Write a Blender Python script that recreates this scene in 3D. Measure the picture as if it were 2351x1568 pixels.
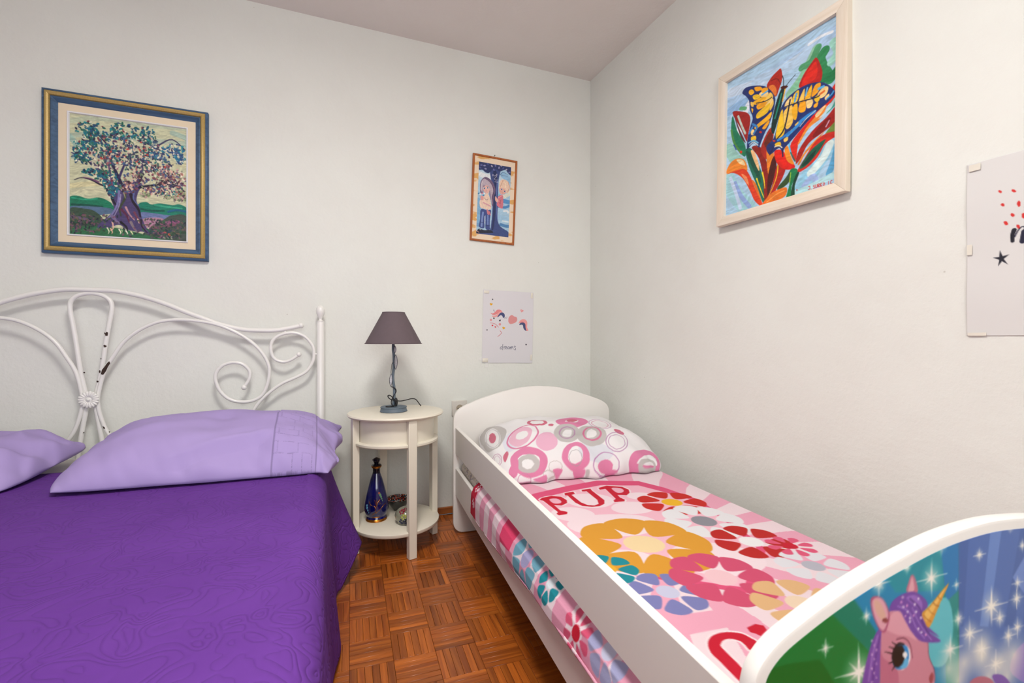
import bpy, bmesh, math, random
import numpy as np
from mathutils import Vector, Matrix

for o in list(bpy.data.objects): bpy.data.objects.remove(o, do_unlink=True)
scene = bpy.context.scene
COL = scene.collection

# ---------------------------------------------------------------- camera
CAM_H = 0.9164
cd = bpy.data.cameras.new('camera'); cam = bpy.data.objects.new('camera', cd); COL.objects.link(cam)
cd.sensor_width = 36.0; cd.lens = 1060.0 * 36.0 / 2351.0
cd.shift_y = -4.0 / 2351.0; cd.clip_start = 0.02
cam.location = (0, 0, CAM_H); cam.rotation_euler = (math.radians(90), 0, math.radians(-21.47))
cd.dof.use_dof = True; cd.dof.focus_distance = 2.2; cd.dof.aperture_fstop = 7.1
scene.camera = cam

# ---------------------------------------------------------------- sky, daylight through the window, exposure
world = bpy.data.worlds.new('world'); scene.world = world; world.use_nodes = True
wn = world.node_tree.nodes; wl = world.node_tree.links
bg = wn['Background']; sky = wn.new('ShaderNodeTexSky')
sky.sky_type = 'HOSEK_WILKIE'; sky.turbidity = 4.0; sky.sun_direction = (0.3, -0.3, 0.9)
wl.new(sky.outputs['Color'], bg.inputs['Color']); bg.inputs['Strength'].default_value = 1.0

def area(name, loc, rot, sx, sy, power, color, shape='RECTANGLE', spread=180):
    ld = bpy.data.lights.new(name, 'AREA'); ld.shape = shape; ld.size = sx
    if shape in ('RECTANGLE', 'ELLIPSE'): ld.size_y = sy
    ld.energy = power; ld.color = color; ld.spread = math.radians(spread)
    o = bpy.data.objects.new(name, ld); COL.objects.link(o); o.location = loc; o.rotation_euler = rot
    return o
# daylight entering by the window in the wall behind the camera
WIN = (-0.80, 0.90, 0.95, 2.2)      # x0, x1, z0, z1
REAR = -1.45
area('window_daylight', ((WIN[0] + WIN[1]) / 2, REAR + 0.03, (WIN[2] + WIN[3]) / 2), (math.radians(90), 0, 0), WIN[1] - WIN[0] - .1, WIN[3] - WIN[2] - .1, 30, (0.96, 0.985, 1.0))
scene.view_settings.view_transform = 'Standard'; scene.view_settings.look = 'None'
scene.view_settings.gamma = 1.0; scene.view_settings.use_curve_mapping = False
scene.view_settings.exposure = 0.0

# room
D = 2.40; CEIL = 2.463; XC = 1.447; XL = -2.15; RA = math.radians(1.53)
def xr(y): return XC + (D - y) * math.tan(RA)       # inner face of the right wall
# ---------------------------------------------------------------- flat print painter (per-vertex print colours)
def hexc(h): return np.array([int(h[i:i+2], 16) / 255.0 for i in (0, 2, 4)])
def to_lin(c): return np.where(c <= 0.04045, c / 12.92, ((c + 0.055) / 1.055) ** 2.4)
def catmull(pts, closed, n=5):
    P = np.array(pts, float); N = len(P)
    if N < 3: return P
    out = []
    for i in range(N if closed else N - 1):
        if closed: a, b, c, d = P[i - 1], P[i], P[(i + 1) % N], P[(i + 2) % N]
        else: a, b, c, d = P[max(i - 1, 0)], P[i], P[i + 1], P[min(i + 2, N - 1)]
        for k in range(n):
            t = k / n
            out.append(0.5 * ((2 * b) + (c - a) * t + (2 * a - 5 * b + 4 * c - d) * t * t + (3 * b - a - 3 * c + d) * t ** 3))
    if not closed: out.append(P[-1])
    return np.array(out)
def vnoise(x, y, seed=0):
    xi = np.floor(x).astype(np.int64); yi = np.floor(y).astype(np.int64)
    fx = x - xi; fy = y - yi; fx = fx * fx * (3 - 2 * fx); fy = fy * fy * (3 - 2 * fy)
    def h(a, b):
        n = (a * 374761393 + b * 668265263 + seed * 974711) & 0x7fffffff
        n = ((n ^ (n >> 13)) * 1274126177) & 0x7fffffff
        return ((n ^ (n >> 16)) & 0xffff) / 65535.0
    return (h(xi, yi) * (1 - fx) + h(xi + 1, yi) * fx) * (1 - fy) + (h(xi, yi + 1) * (1 - fx) + h(xi + 1, yi + 1) * fx) * fy
class Print:
    """x runs 0..W and y runs 0..H (down) in metres over the print's own sheet."""
    def __init__(s, W, H, nx, ny, bg, x0=0.0, y0=0.0):
        s.W, s.H, s.x0, s.y0 = W, H, x0, y0
        s.x = x0 + np.linspace(0, W, nx); s.y = y0 + np.linspace(0, H, ny)
        s.px = max(W / (nx - 1), H / (ny - 1)); s.c = np.empty((ny, nx, 3)); s.c[:] = hexc(bg)
    def _box(s, P, m):
        i0, i1 = np.searchsorted(s.x, (P[:, 0].min() - m, P[:, 0].max() + m))
        j0, j1 = np.searchsorted(s.y, (P[:, 1].min() - m, P[:, 1].max() + m))
        return i0, i1, j0, j1
    def _mix(s, b, al, col):
        i0, i1, j0, j1 = b
        s.c[j0:j1, i0:i1] = s.c[j0:j1, i0:i1] * (1 - al[..., None]) + col * al[..., None]
    def poly(s, P, col, smooth=True, alpha=1.0):
        P = catmull(P, True, 4) if smooth else np.array(P, float)
        b = s._box(P, s.px * 2); X, Y = np.meshgrid(s.x[b[0]:b[1]], s.y[b[2]:b[3]])
        if X.size == 0: return
        dist = np.full(X.shape, 1e9); ins = np.zeros(X.shape, bool)
        for p, q in zip(P, np.roll(P, -1, 0)):
            e = q - p; L = e @ e
            if L == 0: continue
            t = np.clip(((X - p[0]) * e[0] + (Y - p[1]) * e[1]) / L, 0, 1)
            dist = np.minimum(dist, (X - p[0] - t * e[0]) ** 2 + (Y - p[1] - t * e[1]) ** 2)
            if p[1] != q[1]:
                ins ^= ((p[1] > Y) != (q[1] > Y)) & (X < (q[0] - p[0]) * (Y - p[1]) / (q[1] - p[1]) + p[0])
        sd = np.sqrt(dist) * np.where(ins, 1, -1)
        s._mix(b, np.clip(0.5 + sd / s.px, 0, 1) * alpha, hexc(col))
    def stroke(s, P, w0, w1, col, smooth=True):
        P = catmull(P, False, 4) if smooth else np.array(P, float)
        b = s._box(P, max(w0, w1) + s.px); X, Y = np.meshgrid(s.x[b[0]:b[1]], s.y[b[2]:b[3]])
        if X.size == 0: return
        best = np.full(X.shape, -1e9); n = len(P) - 1
        for i in range(n):
            p, q = P[i], P[i + 1]; e = q - p; L = e @ e
            if L == 0: continue
            t = np.clip(((X - p[0]) * e[0] + (Y - p[1]) * e[1]) / L, 0, 1)
            d = np.hypot(X - p[0] - t * e[0], Y - p[1] - t * e[1])
            best = np.maximum(best, (w0 + (w1 - w0) * (i + t) / n) / 2 - d)
        s._mix(b, np.clip(0.5 + best / s.px, 0, 1), hexc(col))
    def glow(s, p, r, col, a):
        P = np.array([p]); b = s._box(P, r); X, Y = np.meshgrid(s.x[b[0]:b[1]], s.y[b[2]:b[3]])
        if X.size: s._mix(b, np.clip(1 - np.hypot(X - p[0], Y - p[1]) / r, 0, 1) ** 1.6 * a, hexc(col))
    def disc(s, x, y, rx, ry, col, ang=0.0, n=14):
        t = np.linspace(0, 2 * np.pi, n, endpoint=False); ca, sa = math.cos(ang), math.sin(ang)
        s.poly(np.stack([x + rx * np.cos(t) * ca - ry * np.sin(t) * sa, y + rx * np.cos(t) * sa + ry * np.sin(t) * ca], 1), col, False)
    def draw(s, text, unit=None):
        ux, uy = unit or (s.W, s.H); k = (ux + uy) / 2
        for ln in text.split('\n'):
            ty, col, st, ps = ln.split('|')
            P = np.array([[float(v) / 2000 for v in q.split(',')] for q in ps.split()]) * (ux, uy)
            if unit is None: P = P + (s.x0, s.y0)
            if ty == 'p': s.poly(P, col, st == '1')
            elif ty == 's':
                a, b = st.split(','); s.stroke(P, float(a) * k, float(b) * k, col)
            else: s.glow(P[0], max(np.hypot(*(P[1] - P[0])), 1e-3), col, float(st))
    def brush(s, amt=0.07, fx=60, fy=260, seed=3, warp=0.05):
        X, Y = np.meshgrid(s.x, s.y); q = vnoise(X * 14, Y * 14, seed + 9) * 6.28
        n = vnoise((X + np.cos(q) * warp) * fx, (Y + np.sin(q) * warp) * fy, seed) - 0.5
        m = vnoise(X * 300, Y * 300, seed + 4) - 0.5
        s.c = np.clip(s.c * (1 + amt * 2 * n[..., None]) + amt * .35 * m[..., None], 0, 1)

def paint_tree():
    p = Print(.47, .52, 250, 276, 'c9cba9'); p.draw(TREE)
    rng = random.Random(5)
    CL = [(.17, .12, .13, .07, 'T'), (.12, .27, .1, .08, 'T'), (.27, .22, .12, .1, 'T'), (.09, .36, .09, .04, 'T'), (.22, .36, .14, .07, 'M'), (.3, .5, .1, .06, 'T'),
          (.44, .1, .12, .08, 'T'), (.42, .22, .13, .1, 'M'), (.5, .3, .14, .1, 'M'), (.62, .1, .1, .08, 'T'), (.66, .2, .1, .1, 'M'), (.58, .38, .14, .08, 'M'), (.55, .5, .12, .06, 'P'),
          (.78, .24, .12, .06, 'B'), (.89, .19, .09, .05, 'B'), (.94, .27, .05, .05, 'B'), (.75, .34, .13, .07, 'M'), (.8, .4, .18, .06, 'P'), (.9, .45, .1, .06, 'P'), (.82, .5, .17, .05, 'P'), (.86, .56, .13, .05, 'M'),
          (.7, .58, .1, .04, 'P'), (.96, .6, .05, .05, 'G'), (.35, .58, .08, .04, 'T'), (.48, .57, .08, .05, 'P'), (.88, .62, .14, .02, 'G'), (.35, .33, .1, .1, 'M'), (.2, .47, .1, .03, 'T'), (.63, .62, .04, .02, 'G'), (.34, .64, .03, .03, 'T')]
    PAL = {'T': ['1f6f86', '1c8a8a', '2c4f7a', '21604f', 'e3e2c6', '1f6f86', '2a2a44', '1f4f6a', '2c6a5c', '7a3a48'], 'M': ['e9e2ca', '2c3a60', '3a5c84', '5a3a5c', '2c6a64', 'd8b8a8', '2c7a7a', 'a86a6e', 'd9d8bc', '26304e', '3a3a54', '2f5a4c', 'c04a40', '4a5a80'],
           'P': ['efe2cf', '8a4a58', '5c3448', 'e0b4a4', '46608a', '2f2a44', 'b0766c', '7a8a6a', '3a2a3a', '6a5a80', '5a3440'], 'B': ['1f6a94', '2a4a80', 'e6e4cc', '2c8a9a', '3a2f50', 'd4d0b8', '4a6a94'], 'G': ['8aa070', 'a9b48c', '6a7a60', 'c2a49a', '5a3a4c']}
    for cx, cy, rx, ry, k in CL:      # darker masses under the loose dabs
        for _ in range(int(6 + 900 * rx * ry)):
            a = rng.random() * 6.28; r = math.sqrt(rng.random()) * .92
            x, y = (cx + rx * r * math.cos(a)) * p.W, (cy + ry * r * math.sin(a)) * p.H
            if 0 < x < p.W: p.disc(x, y, .008 + .006 * rng.random(), .005, rng.choice({'T': ['1f5f74', '2a6a64', '2f4f70', '2a7a7a'], 'M': ['8f9a94', '3f5a74', '5a5068', 'cfc6b0', '4a6a68'], 'P': ['a8847c', '6a5064', 'd0b8a4', '5a6478'], 'B': ['2a5a84', '3a4470', '2c6f8a'], 'G': ['8a9a74', '9a948a']}[k]), rng.random() * 3.1, 8)
    for c, w, w2, P_ in ((l.split('|')[1], *[float(v) for v in l.split('|')[2].split(',')], l.split('|')[3]) for l in TREE.split('\n')[-30:] if l.startswith('s') and len(l.split('|')[3].split()) >= 4):
        p.stroke(np.array([[float(v) / 2000 for v in q.split(',')] for q in P_.split()]) * (p.W, p.H), w * .35, w2 * .35, c)
    for n in range(8):
        for cx, cy, rx, ry, k in CL:
            for _ in range(int(5 + 480 * rx * ry)):
                a = rng.random() * 6.28; r = math.sqrt(rng.random())
                x, y = (cx + rx * r * math.cos(a)) * p.W, (cy + ry * r * math.sin(a)) * p.H
                if not (0 < x < p.W): continue
                s_ = .0024 + .0040 * rng.random()
                p.disc(x, y, s_ * 1.25, s_ * .75, rng.choice(PAL[k]), rng.random() * 3.1, 7)
    for _ in range(420):
        x, y = rng.random(), .82 + .17 * rng.random()
        if .3 < x < .66 and rng.random() < .85: continue
        p.disc(x * p.W, y * p.H, .007, .0035, rng.choice(['2f4a3a', '4a5a44', '3a3a4c', '5c4a5c', '2c5c44', '6a5a50', '7a5068', '24303a']), rng.random() * 3, 7)
    p.brush(.10, 60, 260, 2, .012); return p
def paint_butterfly():
    p = Print(.385, .505, 230, 302, 'a9cbe4'); p.draw(BFLY); p.brush(.08, 60, 220, 7, .012); return p
def paint_children():
    p = Print(.187, .385, 130, 266, 'a4c6dc'); p.draw(KIDS)
    p.brush(.05, 120, 200, 4); return p
def paint_dreams():
    p = Print(.30, .404, 300, 404, 'd9d7db'); p.draw(DREAM); return p
def paint_m():
    p = Print(.297, .43, 198, 286, 'd8d7d5'); p.draw(MPOST); return p
def paint_unicorn():
    p = Print(.82, .69, 500, 422, '0f7a34'); p.draw(UNI); return p
def flower(p, x, y, r, petal, heart, n=8, rot=0.0, k=.34):
    for i in range(n):
        a = rot + 2 * math.pi * i / n; c, s_ = math.cos(a), math.sin(a)
        p.poly([(x + r * (q * c - v * k * s_), y + r * (q * s_ + v * k * c)) for q, v in ((.34, 0), (.6, .52), (.85, .7), (1, 0), (.85, -.7), (.6, -.52))], petal)
    p.disc(x, y, r * .3, r * .3, heart, 0, 16)
def paint_blanket():
    p = Print(1.04, 1.34, 474, 610, 'f0dbe2', -.20, .385)
    X, Y = np.meshgrid(p.x, p.y)
    ang = np.arctan2(Y - 1.06, X - .36) / (2 * np.pi) * 34 + .25 * (vnoise(X * 9, Y * 9, 3) - .5)
    band = (np.floor(ang) % 2) > 0.5
    p.c[band] = hexc('eda9c0')
    hang = (X < .045) & ((np.floor((Y + .10 * X) / .058 + .3 * vnoise(X * 6, Y * 6, 5)) % 2) > .5); p.c[X < .045] = hexc('f0dbe2'); p.c[hang] = hexc('e9a0ba')
    # shield with its darker edge
    sh = [(.10, .66), (.166, .607), (.316, .557), (.46, .53), (.613, .585), (.655, .69), (.683, .833), (.66, 1.0), (.60, 1.2), (.40, 1.36), (.16, 1.2), (.08, 1.0), (.06, .8)]
    p.poly(sh, 'e0547e', False)
    c = np.array([.38, .95]); p.poly([tuple(c + (np.array(q) - c) * (.87 if q[1] < .75 else .93)) for q in sh], 'f3bccd', False)
    for x, y, rx, ry in ((.22, .82, .07, .06), (.33, .72, .085, .07), (.43, .83, .07, .055), (.30, .93, .14, .085), (.52, .74, .05, .04), (.20, 1.15, .09, .07), (.44, 1.2, .12, .09)): p.disc(x, y, rx, ry, 'f4dfe6', .2, 26)
    p.poly([(-.2, 1.38), (.0, 1.37), (.30, 1.385), (.30, 1.44), (.0, 1.43), (-.2, 1.44)], 'eda9c0', False)
    # plain flowers in place of the printed figures
    flower(p, .58, .835, .115, 'c8241c', 'f0b820', 7, .3, .46)
    flower(p, .575, .995, .125, 'e9e8ec', '8f8e98', 8, .1, .46)
    flower(p, .60, 1.15, .105, 'bb1f1c', 'efeef0', 7, .5, .46)
    flower(p, .63, 1.31, .085, 'e3e3ea', 'b9b9c6', 7, .2, .46)
    flower(p, .31, 1.075, .185, 'dd9c30', 'f3d9a8', 8, .2, .48)
    flower(p, .145, 1.17, .075, '148a98', 'e8b02c', 7, .4, .46)
    flower(p, .22, 1.30, .085, '7d80b8', 'c9cbe4', 7, .1, .46)
    flower(p, .38, 1.28, .12, 'd24f72', 'f2c8d0', 8, .3, .46)
    flower(p, .46, 1.42, .10, 'e2b683', 'f0d8bc', 7, .0, .46)
    flower(p, .674, 1.208, .062, 'e0587c', 'c8102e', 8, .2, .3)
    flower(p, -.022, 1.31, .052, 'e0587c', 'c8102e', 8, .2, .3)
    flower(p, -.01, 1.0, .085, '6fa8be', 'a9a6d0', 7, .3, .5)
    flower(p, .0, 1.15, .05, '148a98', 'dfe8ee', 7, .1, .46)
    flower(p, .01, 1.41, .06, 'a9abd2', 'c9cbe4', 7, .0, .48)
    p.poly([(-.05, .80), (.03, .77), (.04, .88), (-.04, .90)], 'e0406c', False)
    p.draw(BTXT, (1, 1)); p.draw(BTX2, (1, 1))
    # red border at the head end with pale paw marks
    p.poly([(-.25, .38), (.9, .38), (.9, .425), (.1, .43), (-.05, .455), (-.25, .47)], 'c01438', False)
    for x, y in ((-.0, .428), (-.06, .432)):
        p.disc(x, y + .008, .012, .010, 'f3d5de')
        for dx, dy in ((-.014, -.006), (-.005, -.014), (.006, -.014), (.015, -.005)): p.disc(x + dx, y + dy, .0045, .006, 'f3d5de')
    p.c *= .93
    return p
def paint_child_pillow():
    p = Print(.73, .50, 300, 200, 'efedee'); p.draw(CPIL); p.c *= .94; return p

def cushion_pts(a, b, T, nx, ny, seed=0, band=None, crease=.006, pinch=.05, warp=None):
    """upper face of a pillow: half sizes a, b; height T; band = (u0, u1) of a stitched basket-weave strip"""
    U = np.linspace(-1, 1, nx); W = np.linspace(-1, 1, ny)
    U = np.sign(U) * (1 - (1 - np.abs(U)) ** 1.2); W = np.sign(W) * (1 - (1 - np.abs(W)) ** 1.2)
    uu, vv = np.meshgrid(U, W)
    k = pinch * np.abs(uu) ** 5 * np.abs(vv) ** 5
    wob = .012 * (vnoise(uu * 3 + 11, vv * 3 + 5, seed + 2) - .5)
    ex = uu * a * (1 - k + wob * np.abs(uu) ** 4); ey = vv * b * (1 - k + wob * 1.5 * np.abs(vv) ** 4)
    prof = np.clip(1 - np.abs(uu) ** 2.9, 0, 1) ** .56 * np.clip(1 - np.abs(vv) ** 2.5, 0, 1) ** .54
    w1 = vnoise(uu * 2.2 + 7, vv * 3.0 + 3, seed) - .5; w2 = vnoise(uu * 5 + 2 * vv, vv * 4 - uu * 2, seed + 5) - .5
    w3 = vnoise(uu * 12 + vv * 3 + 40, vv * 5 + uu * 2 + 30, seed + 8) - .5
    z = T * prof * (1 + .16 * w1) + crease * (w2 * 1.2 + w3 * (1 - prof) * 1.3) * np.clip(prof * 3, 0, 1)
    line = np.zeros(z.shape, bool)
    if band:
        X = (uu - band[0]) / (band[1] - band[0]); ins = (X > 0) & (X < 1)
        gx = X * 4.5; gy = (vv + 1) * 8.0; row = np.floor(gy); q = (gx + row * .5)
        st = np.abs(gy - row - .5) > .455; vert = np.abs((q % 1) - .5) > .465
        dash = (np.floor(uu * 260) % 3 > 0) & (np.floor(vv * 200) % 3 > 0)
        line = ins & (((st & ((gx * 2 + row) % 3 < 2.2)) | (vert & (row % 3 < 2))) & dash | (X < .035) | (X > .965))
        z = z + np.where(ins, .0016 - np.where(line, .0028, 0), 0) * np.clip(prof * 3, 0, 1)
    if warp is not None: ex, ey, z = warp(uu, vv, ex, ey, z)
    z[[0, -1]] = 0; z[:, [0, -1]] = 0
    return np.stack([ex, ey, z], -1), line
def cp_warp(u, v, x, y, z):      # the pillow's front seam is rumpled
    t = np.clip((-v - .55) / .45, 0, 1); t = t * t
    y = y - t * (.010 * np.sin(8.5 * u + .8) + .006 * np.sin(21 * u)); z = z + t * (1 - u ** 6) * np.clip(1 - np.abs(v) ** 10, 0, 1) * (.012 * np.sin(8.5 * u + 2.2) + .005 * np.sin(23 * u + 1))
    return x, y, np.maximum(z, .001)
CP_SHAPE = (.372, .25, .130, 300, 200, 33, None, .012, .10)
CP_PLACE = (.450, .258, .417, 11.0, -2.0)      # across, along, height, tilt, turn on the child's mattress
# flat print of the pictures, posters and fabrics: shape|colour|style|outline (1/2000 of the print's own width and height)
TREE = """s|b9c3a8|0.0441,0.0441|-6,132 497,21 1213,23 2003,-8
s|b4c3ad|0.044,0.044|-5,380 498,275 1214,285 2004,261
s|cfcda6|0.044,0.044|-4,739 499,641 1215,661 2005,650
s|d6d0a4|0.0439,0.0439|-3,1208 501,1119 1216,1154 2006,1159
s|cfceac|0.0439,0.0439|-2,1318 501,1232 1216,1270 2006,1278
s|9fbcae|0.048,0.048|-5,380 116,532 76,730
s|a9c0b0|0.0461,0.0461|1740,101 2004,172 2004,306
p|1d7a5c|1|-5,1401 118,1356 295,1390 474,1354 613,1392 698,1456 698,1569 -4,1621
s|2fa07c|0.011,0.011|38,1397 227,1409 446,1377
s|155044|0.018,0.018|38,1508 295,1502 530,1511
p|1a7d66|1|1143,1406 1276,1360 1365,1396 1515,1362 1743,1374 1866,1349 2006,1413 2007,1607 1144,1580
s|38a583|0.0135,0.0135|1425,1399 1636,1411 1913,1420
s|1c5f86|0.0197,0.0197|1667,1498 1820,1456 2007,1472
s|13564c|0.0162,0.0162|1188,1490 1365,1505 1590,1488
p|56718f|1|-4,1552 254,1519 670,1522 670,1614 -4,1704
p|6a79a6|1|1188,1547 1365,1542 1591,1555 1728,1567 1515,1670 1188,1678
p|b78aa0|1|1217,1661 1440,1617 1591,1635 1485,1716 1336,1799 1218,1792
p|3c5243|1|-4,1594 227,1562 405,1591 544,1722 475,1895 -3,2007
p|45504a|1|1366,1782 1591,1635 1743,1551 2007,1562 2008,2003 1218,2009
p|2f6b48|1|-3,1897 365,1846 784,1848 1218,1922 1516,2007 -3,2007
s|6d5a78|0.0234,0.0234|39,1715 228,1729 406,1773
s|2c3a36|0.0234,0.0234|39,1811 255,1811 447,1784
s|7a5160|0.0254,0.0254|1411,1808 1591,1768 1790,1711
s|a05a86|0.0256,0.0256|1546,1712 1698,1687 1851,1662
s|2b4150|0.0253,0.0253|1336,1871 1516,1875 1744,1832
s|334d3c|0.0256,0.0256|1516,1948 1744,1891 1976,1833
p|4d4270|1|626,1122 669,1231 683,1372 726,1539 642,1644 544,1736 447,1855 615,1858 812,1789 927,1853 1101,1885 1218,1878 1344,1914 1262,1774 1195,1619 1165,1477 1107,1352 1143,1190 1216,1067 1069,1023 925,1080 782,1065
s|231f33|0.0326,0.0163|711,1185 697,1357 754,1451
s|7f7db0|0.0213,0.0106|811,1219 797,1391 726,1567 600,1732
s|9d93b8|0.0114,0.0057|839,1273 811,1461 727,1652
s|3d4636|0.0243,0.0121|896,1197 911,1325 826,1503 840,1630
s|8f8a70|0.0129,0.0065|882,1213 918,1324
s|241b2c|0.0291,0.0146|1012,1259 1056,1384 1144,1507 1173,1621
s|5c2b48|0.0244,0.0122|854,1529 941,1623 984,1735
s|b98c92|0.0187,0.0094|926,1481 984,1591 1071,1686
s|7a3f55|0.0189,0.0095|1071,1556 1144,1681 1233,1820
s|7d6d92|0.0284,0.0142|698,1654 755,1721 812,1760
s|1d1a26|0.0215,0.0108|841,1744 927,1810 956,1880
s|5d6a9e|0.0145,0.0072|1070,1196 1056,1327 1143,1435
s|c98f8a|0.0217,0.0109|954,1178 1026,1171 1055,1212
s|86797f|0.0246,0.0123|1013,1733 1057,1816 1115,1885
s|e3b7a3|0.0142,0.0071|699,1754 713,1852 671,1897
s|e0c3b0|0.0116,0.0058|1129,1667 1152,1738
s|2a2136|0.0175,0.0088|1188,1678 1203,1792 1292,1888
s|4d4470|0.0418,0.0098|725,1184 542,989 403,820 225,727 36,652
s|2a2540|0.0181,0.0056|725,1184 501,1134 362,1076 198,1050 77,1097
s|7a4f72|0.0139,0.0069|473,1094 335,1051 226,1041
s|2b2545|0.0326,0.0085|839,1074 724,829 653,638 624,471 470,306
s|3a3260|0.0217,0.0072|810,991 895,768 981,572 980,328
s|4a4268|0.0293,0.0088|1099,1078 1186,853 1215,632 1243,339 1213,125
s|2a2440|0.0222,0.0074|1157,1044 1215,893 1363,762 1589,716 1756,662
s|231f36|0.0255,0.0075|1157,1116 1364,1068 1589,1018 1788,1014 1974,1116
s|39365c|0.0224,0.006|1215,690 1333,474 1512,336 1740,219 1973,370
s|6b4a74|0.0212,0.0071|697,1144 668,948 639,781 681,634
s|55604a|0.0197,0.0084|598,1011 528,863 444,773
s|8b96a0|0.0098,0.0056|570,972 500,852
s|a0607c|0.0157,0.0072|781,837 809,734
s|dfe0bd|0.0127,0.0035|615,1858 643,1913 629,1956
s|e7b79c|0.0127,0.0035|671,1866 699,1918 685,1953
s|f0e9cf|0.0129,0.0036|812,1869 841,1918 827,1945
s|9fbf8a|0.0129,0.0036|855,1877 884,1924 870,1942
s|e6ded0|0.0129,0.0036|927,1884 956,1929 942,1938
s|d8d8a8|0.013,0.0036|1014,1891 1043,1932 1028,1933
p|c8504a|0|1634,1868 1633,1874 1629,1880 1623,1885 1615,1889 1607,1890 1598,1890 1591,1887 1585,1883 1581,1878 1579,1871 1581,1865 1585,1859 1591,1854 1598,1851 1607,1849 1615,1850 1623,1852 1629,1856 1633,1862
p|d9604e|0|1718,1893 1717,1899 1713,1905 1707,1910 1699,1913 1690,1915 1682,1914 1674,1912 1668,1908 1664,1902 1663,1896 1664,1889 1668,1883 1674,1878 1682,1875 1690,1874 1699,1874 1707,1877 1713,1881 1717,1886
p|c07088|0|1490,1862 1489,1868 1485,1874 1479,1879 1472,1883 1463,1884 1455,1884 1447,1881 1441,1877 1438,1871 1436,1865 1438,1859 1441,1853 1447,1848 1455,1845 1463,1843 1472,1844 1479,1846 1485,1850 1489,1856
p|b05c74|0|1543,1888 1542,1895 1538,1901 1532,1905 1524,1909 1516,1910 1508,1910 1500,1907 1494,1903 1490,1898 1489,1891 1490,1885 1494,1879 1500,1874 1507,1871 1516,1869 1524,1870 1532,1872 1538,1876 1542,1882
s|c9cdb8|0.0037,0.0037|1478,1918 1496,1919 1496,1952 1487,1960 1478,1951
s|c9cdb8|0.0037,0.0037|1512,1959 1515,1961
s|c9cdb8|0.0037,0.0037|1557,1926 1545,1922 1539,1932 1554,1945 1557,1957 1548,1963 1539,1958
s|c9cdb8|0.0037,0.0037|1569,1923 1569,1956 1578,1964 1587,1957 1587,1924
s|c9cdb8|0.0037,0.0037|1599,1924 1599,1965 1611,1962 1617,1946 1611,1929 1599,1924
s|c9cdb8|0.0037,0.0037|1630,1967 1639,1926 1648,1968
s|c9cdb8|0.0037,0.0037|1633,1951 1645,1951
s|c9cdb8|0.0038,0.0038|1660,1968 1660,1927 1675,1932 1675,1944 1660,1948 1678,1969
s|c9cdb8|0.0038,0.0038|1697,1929 1697,1970
s|c9cdb8|0.0038,0.0038|1740,1935 1727,1931 1721,1951 1727,1972 1740,1968"""
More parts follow.
